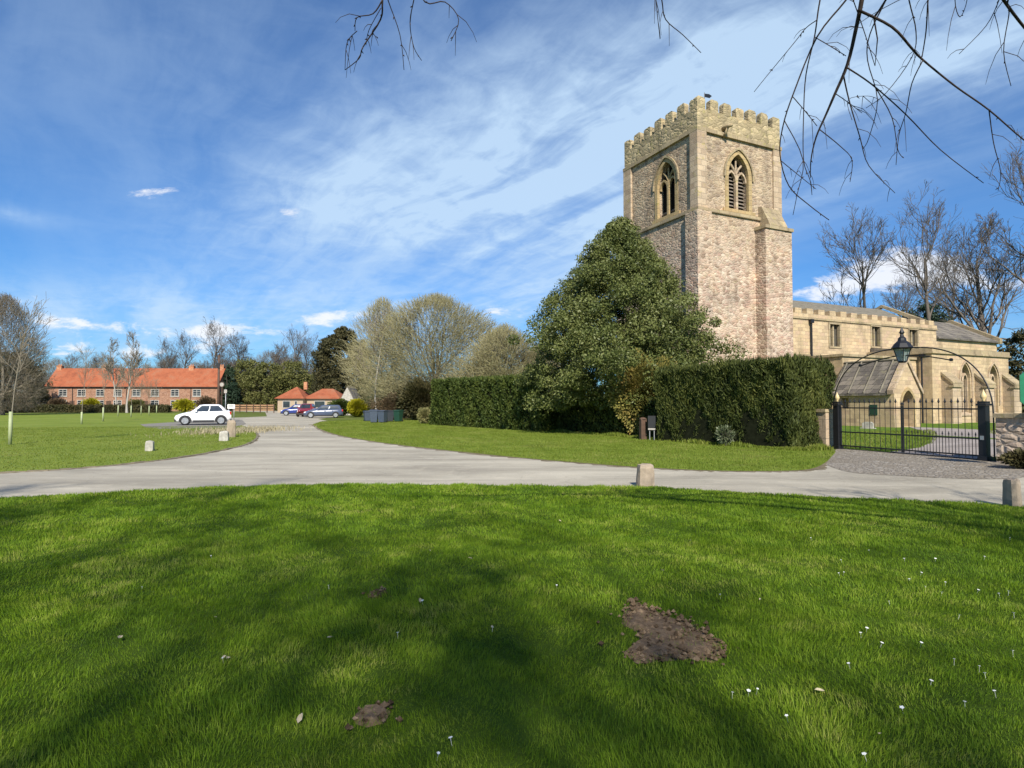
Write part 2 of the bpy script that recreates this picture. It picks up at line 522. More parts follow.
M['gold'] = plain('gilded_finial', (0.62, 0.48, 0.24), 0.5)
M['tyre'] = plain('tyre_rubber', (0.015, 0.015, 0.016), 0.85)
M['rim'] = plain('alloy', (0.45, 0.45, 0.46), 0.35, 0.7)
M['white_paint'] = paint('white_car_paint', (0.82, 0.82, 0.82))
M['navy_paint'] = paint('slate_blue_car_paint', (0.07, 0.09, 0.15))
M['blue_paint'] = paint('bright_blue_car_paint', (0.02, 0.04, 0.20))
M['red_paint'] = paint('red_car_paint', (0.22, 0.022, 0.02))
M['trim'] = plain('black_trim', (0.018, 0.018, 0.02), 0.55)
M['lamp'] = plain('lamp_lens', (0.75, 0.75, 0.75), 0.1)
M['redlens'] = plain('red_lens', (0.5, 0.02, 0.015), 0.15)
M['white_frame'] = plain('white_joinery', (0.38, 0.36, 0.325), 0.6)
M['timber'] = plain('brown_timber', (0.085, 0.048, 0.03), 0.75, var=0.3)
M['grey_pole'] = plain('grey_pole', (0.33, 0.34, 0.35), 0.4, 0.3)
M['sign_white'] = plain('white_sign', (0.8, 0.8, 0.76), 0.4, var=0.05)
M['sign_dull'] = plain('dull_sign_back', (0.36, 0.33, 0.29), 0.6)
M['sign_blue'] = plain('blue_sign', (0.05, 0.10, 0.35), 0.4)
M['sign_green'] = plain('green_board', (0.01, 0.16, 0.075), 0.4)
M['bin_blue'] = plain('blue_grey_bin', (0.055, 0.072, 0.105), 0.5)
M['bin_dark'] = plain('dark_bin', (0.03, 0.035, 0.045), 0.5)
M['bin_green'] = plain('green_bin', (0.012, 0.05, 0.032), 0.5)
M['sapling_guard'] = plain('pale_tree_guard', (0.33, 0.37, 0.20), 0.6)
M['flower_y'] = plain('daffodil_yellow', (0.75, 0.55, 0.03), 0.6)
M['petal'] = plain('daisy_petal', (0.8, 0.8, 0.74), 0.6, var=0.03)
M['render'] = plain('cream_render', (0.36, 0.28, 0.19), 0.85)

def brickwork(name, a, b_, c):
    return stone(name, [a, b_, c], (0.42, 0.36, 0.3), (0.24, 0.08), False, None, stain=0.2, bumpd=0.01)
M['brick'] = brickwork('weathered_brick', (0.24, 0.125, 0.08), (0.32, 0.175, 0.115), (0.37, 0.22, 0.15))
M['brick2'] = brickwork('warm_brick', (0.42, 0.17, 0.08), (0.50, 0.22, 0.11), (0.52, 0.28, 0.16))

def pantile():
    m, k, b = mat('orange_pantiles')
    co = k.n('ShaderNodeTexCoord').outputs['Object']
    x, y, z = k.sep(co)
    w1 = k.math('SINE', k.math('MULTIPLY', x, 2 * math.pi / 0.26))
    rows = k.math('FRACT', k.math('DIVIDE', z, 0.24))
    n = k.noise(co, 0.6, 5, 0.7); n2 = k.noise(co, 7, 3, 0.6)
    c = k.ramp(n, [(0.3, (0.24, 0.066, 0.027)), (0.5, (0.35, 0.10, 0.040)), (0.72, (0.32, 0.135, 0.07))])
    c = k.mix(0.6, c, k.ramp(n2, [(0.3, 0.65), (0.7, 1.2)]), 'MULTIPLY')
    k.put(b.inputs['Base Color'], c)
    b.inputs['Roughness'].default_value = 0.85
    k.put(b.inputs['Normal'], k.bump(k.math('ADD', k.math('MULTIPLY', w1, 0.5), rows), 0.7, 0.05))
    return m
M['pantile'] = pantile()

# plants
M['holly'] = leafy('holly_leaves', [(0.042, 0.058, 0.016), (0.095, 0.118, 0.030), (0.15, 0.17, 0.048), (0.22, 0.23, 0.085)], 0.5, 0.2, 0.3, 0.5)
M['hedge'] = leafy('clipped_conifer', [(0.018, 0.026, 0.007), (0.044, 0.058, 0.013), (0.080, 0.094, 0.021), (0.13, 0.135, 0.033)], 0.65, 0.12, 0.2, 0.6)
M['hedge2'] = leafy('box_green_hedge', [(0.03, 0.048, 0.010), (0.065, 0.092, 0.018), (0.105, 0.125, 0.026)], 0.6, 0.15, 0.2, 0.8)
M['ivy'] = leafy('yellowish_shrub', [(0.09, 0.095, 0.025), (0.19, 0.18, 0.045), (0.30, 0.25, 0.07), (0.24, 0.15, 0.05)], 0.6, 0.2, 0.2, 0.9)
M['yew'] = leafy('dark_evergreen', [(0.028, 0.030, 0.012), (0.060, 0.056, 0.022), (0.095, 0.080, 0.032)], 0.6, 0.1, 0.2, 0.4)
M['pine'] = leafy('blue_green_conifer', [(0.012, 0.028, 0.016), (0.028, 0.05, 0.028), (0.045, 0.07, 0.035)], 0.6, 0.1, 0.2, 0.4)
M['olive'] = leafy('olive_green_tree', [(0.075, 0.085, 0.022), (0.125, 0.13, 0.038), (0.18, 0.17, 0.06)], 0.6, 0.2, 0.2, 0.4)
M['gold_leaf'] = leafy('golden_conifer', [(0.20, 0.20, 0.01), (0.34, 0.32, 0.015), (0.42, 0.38, 0.03)], 0.6, 0.25, 0.2, 0.8)
M['lime_leaf'] = leafy('bright_green_shrub', [(0.06, 0.12, 0.012), (0.11, 0.18, 0.02), (0.15, 0.21, 0.03)], 0.6, 0.25, 0.2, 0.8)
M['catkin'] = leafy('buds_and_catkins', [(0.20, 0.19, 0.08), (0.31, 0.29, 0.12), (0.42, 0.39, 0.18)], 0.7, 0.25, 0.2, 0.3)
M['brownleaf'] = leafy('brown_twiggy_shrub', [(0.07, 0.05, 0.03), (0.13, 0.09, 0.05), (0.17, 0.12, 0.07)], 0.7, 0.2, 0.2, 0.6)
M['pale_leaf'] = leafy('variegated_leaves', [(0.05, 0.08, 0.03), (0.14, 0.17, 0.09), (0.30, 0.31, 0.22)], 0.5, 0.2, 0.3, 1.5)
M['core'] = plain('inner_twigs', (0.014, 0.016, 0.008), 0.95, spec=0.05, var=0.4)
M['bark'] = bark('grey_brown_bark', (0.06, 0.05, 0.04), (0.16, 0.135, 0.105))
M['bark_dark'] = bark('dark_bark', (0.025, 0.018, 0.016), (0.07, 0.052, 0.045))
M['bark_mid'] = bark('mid_grey_bark', (0.075, 0.062, 0.052), (0.17, 0.145, 0.12))
M['bark_olive'] = bark('olive_twigs', (0.22, 0.20, 0.11), (0.40, 0.36, 0.20))
M['bark_grey'] = bark('grey_twigs', (0.15, 0.13, 0.10), (0.29, 0.25, 0.19))
M['bark_birch'] = bark('birch_bark', (0.26, 0.235, 0.20), (0.48, 0.45, 0.39))
M['blade'] = leafy('grass_blades', [(0.036, 0.080, 0.004), (0.085, 0.165, 0.007), (0.150, 0.250, 0.012), (0.23, 0.325, 0.026), (0.38, 0.38, 0.10)], 0.55, 0.38, 0.2, 0.7, 0.0, 4.5)
M['blade_lt'] = leafy('verge_blades', [(0.095, 0.138, 0.015), (0.148, 0.195, 0.023), (0.198, 0.238, 0.038), (0.265, 0.255, 0.078)], 0.6, 0.35, 0.2, 0.4)

def turf(name, cols, scale=0.5, fine=60, blotch=None, brown=0.0):
    m, k, b = mat(name)
    co = k.n('ShaderNodeTexCoord').outputs['Object']
    n = k.noise(co, scale, 4, 0.6)
    n2 = k.noise(co, fine, 4, 0.7)
    n3 = k.noise(k.vmath('MULTIPLY', co, (1, 0.5, 1)), 3.5, 4, 0.65)
    f = k.math('ADD', k.math('MULTIPLY', n, 0.45), k.math('ADD', k.math('MULTIPLY', n2, 0.25), k.math('MULTIPLY', n3, 0.3)))
    c = k.ramp(f, [(0.36, cols[0]), (0.5, cols[1]), (0.64, cols[2])])
    if brown:
        c = k.mix(k.math('MULTIPLY', k.maprange(k.noise(co, 0.33, 5, 0.7), 0.52, 0.7), brown), c, (0.20, 0.16, 0.07))
    k.put(b.inputs['Base Color'], c)
    b.inputs['Roughness'].default_value = 0.9
    b.inputs['Specular IOR Level'].default_value = 0.1
    k.put(b.inputs['Normal'], k.bump(k.math('ADD', n2, n3), 0.7, 0.05))
    return m
M['turf'] = turf('lawn_turf', [(0.035, 0.066, 0.004), (0.06, 0.105, 0.008), (0.09, 0.14, 0.012)])
M['green'] = turf('village_green_turf', [(0.125, 0.175, 0.024), (0.18, 0.235, 0.036), (0.24, 0.275, 0.06)], 0.25, 25, brown=0.3)
M['verge'] = turf('verge_turf', [(0.105, 0.165, 0.014), (0.155, 0.22, 0.024), (0.21, 0.26, 0.042)], 0.5, 40, brown=0.55)
M['field'] = turf('rough_grass', [(0.07, 0.10, 0.018), (0.11, 0.14, 0.028), (0.15, 0.17, 0.045)], 0.1, 8, brown=0.4)
M['yard'] = turf('churchyard_turf', [(0.06, 0.12, 0.012), (0.10, 0.17, 0.02), (0.14, 0.20, 0.03)], 0.5, 30, brown=0.2)

def tarmac(name, a, c, patch, gravel=0.0, scale=1.0):
    m, k, b = mat(name)
    co = k.n('ShaderNodeTexCoord').outputs['Object']
    st = k.vmath('MULTIPLY', co, (0.35, 1, 1))
    n = k.noise(st, 0.55 * scale, 5, 0.65, 0.4); n2 = k.noise(co, 45, 4, 0.8); n3 = k.noise(co, 2.3, 5, 0.7)
    ps = k.vor(k.vmath('MULTIPLY', co, (0.25, 0.6, 1)), 0.8, 'F1', 'Color')
    base = k.ramp(n, [(0.32, a), (0.68, c)])
    base = k.mix(0.5, base, k.ramp(n2, [(0.25, 0.55), (0.75, 1.4)]), 'MULTIPLY')
    base = k.mix(k.maprange(n3, 0.52, 0.72, 0, 0.5), base, patch)
    n4 = k.noise(k.vmath('MULTIPLY', co, (0.12, 1.6, 1)), 1.0, 4, 0.6, 0.2)
    base = k.mix(k.maprange(n4, 0.5, 0.68, 0, 0.35), base, tuple(x * 0.72 for x in a))
    base = k.mix(k.maprange(k.sep(ps)[0], 0.7, 0.8, 0, 0.22), base, tuple(x * 0.6 for x in a))
    crk = k.vor(k.vmath('ADD', co, k.vmath('MULTIPLY', k.noise(co, 1.5, 3, out=1), (0.9, 0.9, 0))), 0.55, 'DISTANCE_TO_EDGE', 'Distance')
    base = k.mix(k.maprange(crk, 0.0, 0.010, 0.2, 0), base, (0.07, 0.06, 0.05))
    k.put(b.inputs['Base Color'], base)
    b.inputs['Roughness'].default_value = 0.88
    b.inputs['Specular IOR Level'].default_value = 0.25
    k.put(b.inputs['Normal'], k.bump(k.math('ADD', n2, n3), 0.5, 0.012))
    return m
M['road'] = tarmac('worn_pale_tarmac', (0.29, 0.262, 0.205), (0.51, 0.465, 0.365), (0.56, 0.50, 0.38))
M['track'] = tarmac('grey_track', (0.19, 0.175, 0.15), (0.28, 0.26, 0.22), (0.16, 0.15, 0.12))
M['path'] = tarmac('gravel_path', (0.27, 0.235, 0.21), (0.36, 0.32, 0.29), (0.30, 0.25, 0.22))
def setts():
    m, k, b = mat('stone_setts')
    co = k.n('ShaderNodeTexCoord').outputs['Object']
    jig = k.vmath('MULTIPLY', k.noise(co, 3, 2, out=1), (0.05, 0.05, 0))
    p = k.vmath('MULTIPLY', k.vmath('ADD', co, jig), (1 / 0.11, 1 / 0.13, 0))
    cell = k.vor(p, 1.0, 'F1', 'Color', 0.75); edge = k.vor(p, 1.0, 'DISTANCE_TO_EDGE', 'Distance', 0.75)
    c = k.ramp(k.sep(cell)[0], [(0.1, (0.22, 0.19, 0.15)), (0.4, (0.27, 0.235, 0.185)), (0.7, (0.31, 0.275, 0.22)), (0.97, (0.39, 0.355, 0.30))])
    c = k.mix(k.maprange(edge, 0.02, 0.12, 1, 0), c, (0.19, 0.16, 0.12))
    c = k.mix(k.maprange(k.noise(co, 0.7, 4, 0.6), 0.45, 0.65, 0, 0.5), c, (0.2, 0.165, 0.115))
    k.put(b.inputs['Base Color'], c)
    b.inputs['Roughness'].default_value = 0.85
    k.put(b.inputs['Normal'], k.bump(k.maprange(edge, 0, 0.2), 0.8, 0.03))
    return m
M['setts'] = setts()
def soil():
    m, k, b = mat('crumbly_soil')
    co = k.n('ShaderNodeTexCoord').outputs['Object']
    g = k.n('ShaderNodeNewGeometry').outputs['Random Per Island']
    n = k.noise(co, 16, 6, 0.75)
    f = k.math('ADD', k.math('MULTIPLY', n, 0.6), k.math('MULTIPLY', g, 0.4))
    k.put(b.inputs['Base Color'], k.ramp(f, [(0.3, (0.055, 0.036, 0.021)), (0.5, (0.15, 0.102, 0.062)), (0.72, (0.28, 0.20, 0.125)), (0.88, (0.42, 0.32, 0.22))]))
    b.inputs['Roughness'].default_value = 0.95
    b.inputs['Specular IOR Level'].default_value = 0.1
    k.put(b.inputs['Normal'], k.bump(n, 1.0, 0.03))
    return m
M['soil'] = soil()

# ------------------------------------------------------------------ ground, road, grass
def sheet(name, pts, z, m, kind='structure', label=None):
    me = bpy.data.meshes.new(name)
    me.from_pydata([(p[0], p[1], z) for p in pts], [], [tuple(range(len(pts)))])
    import bmesh
    b = bmesh.new(); b.from_mesh(me)
    bmesh.ops.recalc_face_normals(b, faces=b.faces)
    for f in b.faces:
        if f.normal.z < 0: f.normal_flip()
    bmesh.ops.triangulate(b, faces=b.faces)
    b.to_mesh(me); b.free()
    o = link(name, me, m)
    return tag(o, label, None, None, kind)
def px(*pts):
    return [G(a, b) for a, b in pts]
def smooth_line(pts, n=6):
    """Catmull-Rom through pts"""
    P = [Vector(p) for p in pts]
    out = []
    for i in range(len(P) - 1):
        p0, p1, p2, p3 = P[max(i - 1, 0)], P[i], P[i + 1], P[min(i + 2, len(P) - 1)]
        for j in range(n):
            t = j / n
            out.append(0.5 * ((2 * p1) + (p2 - p0) * t + (2 * p0 - 5 * p1 + 4 * p2 - p3) * t * t + (3 * p1 - p0 - 3 * p2 + p3) * t ** 3))
    out.append(P[-1])
    return out
def inside(poly, X, Y):
    """vectorised point in polygon"""
    c = np.zeros(len(X), bool)
    n = len(poly)
    for i in range(n):
        x1, y1 = poly[i][0], poly[i][1]; x2, y2 = poly[(i + 1) % n][0], poly[(i + 1) % n][1]
        m = ((y1 > Y) != (y2 > Y)) & (X < (x2 - x1) * (Y - y1) / (y2 - y1 + 1e-12) + x1)
        c ^= m
    return c

sheet('ground', [(-1500, -300), (1500, -300), (1500, 3000), (-1500, 3000)], 0.0, M['field'], label='rough grassy ground reaching the horizon')

# village green on the left
green_edge = smooth_line(px((-260, 496), (-120, 484), (0, 473.5), (60, 470), (120, 465), (180, 458), (225, 450), (248, 444), (257, 438), (255, 432), (243, 426), (228, 421), (210, 419)), 5)
green_poly = [(p.x, p.y) for p in green_edge] + [(-34, 60), (-46, 98), (-140, 98), (-140, 20), (-40, 8)]
def bumpz(X, Y, a=0.02):
    return a * (np.sin(X * 0.9 + 0.4 * Y) + np.sin(Y * 1.3 - 0.5 * X + 1) + 0.6 * np.sin(2.3 * X + 1.7 * Y))
road_poly = [(-90, -4), (-90, 30)] + [(-60, 26)] + [(30, 30), (30, -4)]
# road: near carriageway across the picture, and the lane away to the left
near_far_edge = px((-260, 499), (-120, 486), (0, 474))
sheet('road', [(-60, 3), (40, 3), (40, 20)] + [(v.x, v.y) for v in px((1024, 462), (985, 463), (838, 451), (835, 456), (822, 462))] +
      [(v.x, v.y) for v in px((800, 450), (640, 446), (520, 436), (420, 428), (330, 421.5), (318, 419))] + [(-22, 76), (-30, 112), (-60, 140), (-74, 140), (-46, 112), (-31, 76), (-36, 45), (-32, 34), (-60, 24)], 0.004, M['road'], label='pale worn tarmac road curving away to the left')
sheet('village_green', green_poly, 0.012, M['green'], label='sunlit village green with saplings')
# lay-by under the white car
sheet('parking_track', [(v.x, v.y) for v in px((146, 427.5), (160, 429), (232, 428), (246, 424), (242, 420), (170, 422.5), (140, 424.5))], 0.018, M['track'], label='grey strip the white car stands on')
# verge in front of the hedges
verge_lo = smooth_line(px((313, 424.5), (320, 429), (338, 435), (370, 441), (420, 447.5), (500, 456), (580, 463), (650, 468), (720, 471), (790, 471), (815, 468), (828, 461)), 5)
verge_hi = px((836, 452), (800, 446), (655, 437), (600, 433), (520, 425), (430, 420.5), (360, 420), (322, 421.5))
verge_poly = [(p.x, p.y) for p in verge_lo] + [(p.x, p.y) for p in verge_hi]
sheet('verge', verge_poly, 0.012, M['verge'], label='grass verge in front of the hedges')
rw = random.Random(23)
def fringe(name, line, lab, wmax):
    out = []
    for i in range(len(line) - 1):
        a, b = line[i], line[i + 1]
        d = (b - a).normalized(); nrm = Vector((d.y, -d.x, 0))
        for j in range(3):
            out.append((a.lerp(b, j / 3), nrm * wmax * (0.25 + 0.75 * rw.random() ** 1.5) ))
    vs = []
    for p, o_ in out: vs += [(p.x - o_.x * 0.4, p.y - o_.y * 0.4, 0.0085), (p.x + o_.x, p.y + o_.y, 0.0085)]
    me = bpy.data.meshes.new(name); me.from_pydata(vs, [], [(2 * i, 2 * i + 1, 2 * i + 3, 2 * i + 2) for i in range(len(out) - 1)]); fix_normals(me)
    tag(link(name, me, M['mud']), lab, None, None, 'structure')
M['mud'] = turf('muddy_edge', [(0.13, 0.10, 0.06), (0.20, 0.165, 0.105), (0.28, 0.24, 0.165)], 2.0, 30)
fringe('muddy_edge', verge_lo, 'worn muddy edge between verge and road', 0.38)
fringe('muddy_edge', green_edge[6:50], 'worn muddy edge between green and road', 0.16)
sheet('cobbled_apron', [(v.x, v.y) for v in smooth_line(px((826, 465), (850, 472.5), (900, 476), (960, 479), (1012, 479), (1030, 476)), 4)] + [(v.x, v.y) for v in px((1030, 466), (985, 459), (838, 447.5), (832, 455))], 0.010, M['setts'], label='stone setts in front of the gates')

# lawn in the foreground, gently domed
edge_pts = [(p.x, p.y) for p in smooth_line(px((-400, 540), (-200, 519), (0, 500), (60, 497), (150, 491.5), (250, 487.5), (330, 486), (420, 485.5), (520, 486.5), (640, 488.5), (700, 492), (760, 495), (850, 499), (940, 503), (1024, 508), (1200, 519), (1400, 533)), 6)]
ex = np.array([p[0] for p in edge_pts]); ey = np.array([p[1] for p in edge_pts])
srt = np.argsort(ex); ex = ex[srt]; ey = ey[srt]
def edge_y(X):
    return np.interp(X, ex, ey) + 0.05 * np.sin(X * 5.1) + 0.04 * np.sin(X * 11.3 + 1)
def lawn_z(X, Y):
    d = np.clip((edge_y(X) - Y) / 0.5, 0, 1)
    d = d * d * (3 - 2 * d)
    return 0.02 + d * (0.045 + bumpz(X, Y, 0.012)) + 0.0 * X
nx, ny = 220, 160
gx = np.linspace(ex[0], ex[-1], nx)
tt = np.concatenate([np.linspace(0, 0.35, 40)[:-1], np.linspace(0.35, 1, ny - 39)])
LX = np.repeat(gx[None], ny, 0)
LY = -24 + (edge_y(gx)[None] + 24) * (1 - (1 - tt[:, None]) ** 1.4)
LZ = lawn_z(LX, LY)
LZ[-1] = 0.0
idx = np.arange(nx * ny).reshape(ny, nx)
Fq = np.stack([idx[:-1, :-1], idx[:-1, 1:], idx[1:, 1:], idx[1:, :-1]], -1).reshape(-1, 4)
lawn = link('lawn', np_mesh('lawn', np.stack([LX, LY, LZ], -1).reshape(-1, 3), [Fq], True), M['turf'])
tag(lawn, 'foreground lawn', None, None, 'structure')

PATCHES = [  # bare earth: outline in picture bearings on the ground
    [(622, 612), (632, 598), (646, 606), (672, 616), (700, 624), (722, 640), (729, 656), (716, 664), (690, 661), (660, 664), (636, 667), (622, 655), (640, 645), (634, 632), (620, 624)],
    [(352, 716), (362, 707), (380, 705), (392, 710), (386, 722), (366, 727), (354, 724)],
    [(366, 597), (378, 592), (388, 595), (380, 601), (368, 601)]]
patch_poly = [[(G(a, b, 0.065).x, G(a, b, 0.065).y) for a, b in P] for P in PATCHES]

def blades(name, X, Y, Z, h, w, m, lean=0.45, seed=0, label=None):
    r = np.random.default_rng(seed)
    n = len(X)
    az = r.uniform(0, 2 * np.pi, n)
    fx, fy = np.cos(az), np.sin(az)
    la = 1.7 * np.sin(X * 1.9 + 1.2 * np.sin(Y * 1.4)) + 1.9 * np.sin(Y * 2.3 + np.sin(X * 2.7)) + 1.2 * np.sin(X * 6.1 + Y * 4.3) + r.normal(0, 0.9, n); lm = np.abs(r.normal(0, lean, n)) * h
    lx, ly = np.cos(la) * lm, np.sin(la) * lm
    base = np.stack([X, Y, Z], -1)
    side = np.stack([fx * w / 2, fy * w / 2, np.zeros(n)], -1)
    mid = base + np.stack([lx * 0.3, ly * 0.3, h * 0.55], -1)
    tip = base + np.stack([lx, ly, h * np.sqrt(np.clip(1 - (lm / h) ** 2 * 0.5, 0.2, 1))], -1)
    V = np.stack([base - side, base + side, mid + side * 0.75, mid - side * 0.75, tip], 1).reshape(-1, 3)
    o = (np.arange(n) * 5)[:, None]
    Q = o + np.array([[0, 1, 2, 3]]); T = o + np.array([[3, 2, 4]])
    ob = link(name, np_mesh(name, V, [Q, T]), m)
    tag(ob, label, None, None, 'stuff')
    return ob

rng = np.random.default_rng(3)
def lawn_points(y0, y1, dens, margin=3.2):
    xm = 0.95 * y1 + margin
    n = int(dens * (y1 - y0) * 2 * xm)
    X = rng.uniform(-xm, xm, n); Y = rng.uniform(y0, y1, n)
    k = (np.abs(X) < 0.95 * Y + margin) & (Y < edge_y(X) - 0.02 + rng.normal(0, 0.05, n))
    for P in patch_poly:
        k &= ~(inside(P, X + rng.normal(0, 0.05, n), Y + rng.normal(0, 0.05, n)) & (rng.uniform(0, 1, n) > 0.12))
    return X[k], Y[k]
bx, by, bh, bw = [], [], [], []
for y0, y1, dens, hh, ww in ((1.6, 3.2, 9500, 0.048, 0.0028), (3.2, 5.0, 7000, 0.05, 0.0036), (5.0, 7.5, 4200, 0.05, 0.005), (7.5, 10, 2600, 0.052, 0.007), (10, 14.5, 1500, 0.055, 0.010)):
    X, Y = lawn_points(y0, y1, dens)
    # clumpy heights
    c = 0.5 + 0.5 * np.sin(X * 2.1 + 1.3 * np.sin(Y * 1.7)) * np.sin(Y * 2.6 + 1.1 * np.sin(X * 1.9))
    c2 = 0.5 + 0.5 * np.sin(X * 9.1 + 2.0 * np.sin(Y * 7.7)) * np.sin(Y * 8.6 + 2.1 * np.sin(X * 6.9))
    bx.append(X); by.append(Y)
    bh.append(0.74 * hh * (0.40 + 0.62 * c + 0.70 * c2) * rng.uniform(0.55, 1.4, len(X))); bw.append(np.full(len(X), ww) * rng.uniform(0.7, 1.3, len(X)))
bx, by, bh, bw = map(np.concatenate, (bx, by, bh, bw))
blades('grass', bx, by, lawn_z(bx, by) - 0.005, bh, bw, M['blade'], 0.7, 5, 'long green grass of the foreground lawn')

def poly_points(poly, dens, falloff=None):
    P = np.array(poly); lo = P.min(0); hi = P.max(0)
    n = int(dens * (hi[0] - lo[0]) * (hi[1] - lo[1]))
    X = rng.uniform(lo[0], hi[0], n); Y = rng.uniform(lo[1], hi[1], n)
    k = inside(poly, X, Y)
    return X[k], Y[k]
X, Y = poly_points(verge_poly, 260)
blades('verge_grass', X, Y, np.full(len(X), 0.01), rng.uniform(0.02, 0.07, len(X)), np.full(len(X), 0.018), M['blade_lt'], 0.6, 6, 'short grass of the verge')
X, Y = poly_points([p for p in green_poly if p[1] < 45] , 120)
k = (np.abs(X) < 0.95 * Y + 1)
X, Y = X[k], Y[k]
blades('green_grass', X, Y, np.full(len(X), 0.01), rng.uniform(0.02, 0.06, len(X)), np.full(len(X), 0.02), M['blade_lt'], 0.6, 7, 'short grass of the village green')

# kerb: low turf edging of the green
kp = [p for p in green_edge[8:45]]
kb = MB()
for i in range(len(kp) - 1):
    a, b = kp[i], kp[i + 1]
    d = (b - a).normalized(); nrm = Vector((-d.y, d.x, 0)) * 0.07
    j = random.uniform(-0.012, 0.012)
    kb.hexa([a - nrm, b - nrm, b + nrm, a + nrm], [Vector((*(q.xy), 0.032 + j)) for q in (a - nrm * 0.8, b - nrm * 0.8, b + nrm * 0.8, a + nrm * 0.8)])
o = kb.build('kerb', plain('kerb_stone', (0.17, 0.14, 0.09), 0.9, var=0.4, scale=3))
tag(o, 'low dark kerb along the village green', None, None, 'structure')

# earth patches with clods
cl_v, cl_f = [], []
soilmb = MB()
for P in patch_poly:
    c = np.mean(P, 0)
    n0 = 0
    PP = np.array(P)
    ring = 1.0
    import itertools
    tri = []
    V = [(p[0], p[1], float(lawn_z(np.array([p[0]]), np.array([p[1]]))[0]) - 0.004) for p in P]
    V2 = [((p[0] * 0.62 + c[0] * 0.38), (p[1] * 0.62 + c[1] * 0.38), float(lawn_z(np.array([p[0]]), np.array([p[1]]))[0]) + 0.02 + random.uniform(-0.012, 0.018)) for p in P]
    nP = len(P)
    soilmb._add(V + V2 + [(c[0], c[1], 0.085)], [(i, (i + 1) % nP, nP + (i + 1) % nP, nP + i) for i in range(nP)] + [(nP + i, nP + (i + 1) % nP, 2 * nP) for i in range(nP)])
    area = (PP[:, 0].max() - PP[:, 0].min()) * (PP[:, 1].max() - PP[:, 1].min())
    for _ in range(int(900 * area)):
        x = random.uniform(PP[:, 0].min(), PP[:, 0].max()); y = random.uniform(PP[:, 1].min(), PP[:, 1].max())
        if not inside(P, np.array([x]), np.array([y]))[0]: continue
        if random.random() < 0.3: x += random.gauss(0, 0.07); y += random.gauss(0, 0.07)
        s = random.uniform(0.006, 0.022) * (1.6 if random.random() < 0.12 else 1)
        z = float(lawn_z(np.array([x]), np.array([y]))[0]) + 0.012 + random.uniform(0, 0.015)
        vs = [(x + random.uniform(0.6, 1.2) * s * dx, y + random.uniform(0.6, 1.2) * s * dy, z + random.uniform(0.5, 1.1) * s * dz) for dx, dy, dz in ((1, 0, 0), (0, 1, 0), (-1, 0, 0), (0, -1, 0), (0, 0, 1), (0, 0, -1))]
        soilmb._add(vs, [(0, 1, 4), (1, 2, 4), (2, 3, 4), (3, 0, 4), (1, 0, 5), (2, 1, 5), (3, 2, 5), (0, 3, 5)])
o = soilmb.build('soil', M['soil'])
tag(o, 'bare crumbly earth where the lawn is worn', None, None, 'stuff')

# daisies
dm = MB()
dm.lathe([(0.001, 0), (0.0012, 0.05)], sides=5)
prof = [(0.016 * math.cos(2 * math.pi * i / 10) * (1 if i % 2 else 0.75), 0.016 * math.sin(2 * math.pi * i / 10) * (1 if i % 2 else 0.75)) for i in range(10)]
dm._add([(a, b, 0.056) for a, b in prof] + [(0, 0, 0.048)], [tuple(range(10))] + [((i + 1) % 10, i, 10) for i in range(10)])
daisy_me = dm.mesh('daisy')
daisy_me.materials.append(M['petal'])
dpx = [(870, 552), (843, 571), (910, 578), (926, 585), (941, 590), (945, 581), (977, 588), (1000, 592), (1008, 590), (866, 626), (861, 631), (954, 657), (979, 664), (986, 671), (996, 688), (965, 699), (903, 704), (930, 677), (732, 694), (748, 690), (756, 688), (788, 716), (721, 595), (557, 587), (842, 560), (812, 539), (840, 572), (920, 572), (1013, 649), (867, 756), (437, 751), (142, 587), (224, 660), (212, 554), (329, 587), (423, 604), (492, 631), (398, 635), (452, 737), (905, 560), (958, 612), (890, 600), (935, 560), (984, 558), (1010, 540), (880, 640), (1014, 610), (920, 640), (850, 660)]
rd = random.Random(4)
for i, (a, b) in enumerate(dpx):
    p = G(a, b, 0.1)
    o = bpy.data.objects.new('daisy', daisy_me)
    COL.objects.link(o)
    s = rd.uniform(0.8, 1.4)
    o.scale = (s * 0.6, s * 0.6, 0.75)
    o.location = (p.x, p.y, float(lawn_z(np.array([p.x]), np.array([p.y]))[0]))
    o.rotation_euler = (rd.uniform(-0.3, 0.3), rd.uniform(-0.3, 0.3), rd.uniform(0, 6))
    tag(o, 'tiny white daisy flowering in the foreground lawn', 'flower', 'daisies scattered over the lawn')
# a few fallen leaves
lm = MB()
lm._add([(-0.035, 0, 0.0), (-0.012, 0.018, 0.006), (0.018, 0.014, 0.01), (0.04, 0, 0.004), (0.018, -0.014, 0.012), (-0.012, -0.018, 0.004), (0, 0, -0.004)], [(0, 1, 6), (1, 2, 6), (2, 3, 6), (3, 4, 6), (4, 5, 6), (5, 0, 6)])
leaf_me = lm.mesh('fallen_leaf')
leaf_me.materials.append(plain('dead_leaf', (0.42, 0.36, 0.24), 0.8, var=0.3))
for a, b in ((224, 660), (228, 661), (430, 552), (433, 549), (215, 620), (662, 572), (492, 631), (420, 605), (330, 640), (560, 520), (760, 600), (820, 690), (300, 720), (470, 560), (120, 640), (690, 540), (240, 535), (880, 735)):
    p = G(a, b, 0.09)
    o = bpy.data.objects.new('fallen_leaf', leaf_me); COL.objects.link(o)
    o.location = (p.x, p.y, float(lawn_z(np.array([p.x]), np.array([p.y]))[0]) + 0.035)
    o.rotation_euler = (rd.uniform(-0.5, 0.5), rd.uniform(-0.5, 0.5), rd.uniform(0, 6)); s = rd.uniform(0.4, 0.85); o.scale = (s, s, s)
    tag(o, 'pale dead leaf lying in the lawn grass', 'leaf', 'dead leaves on the lawn')
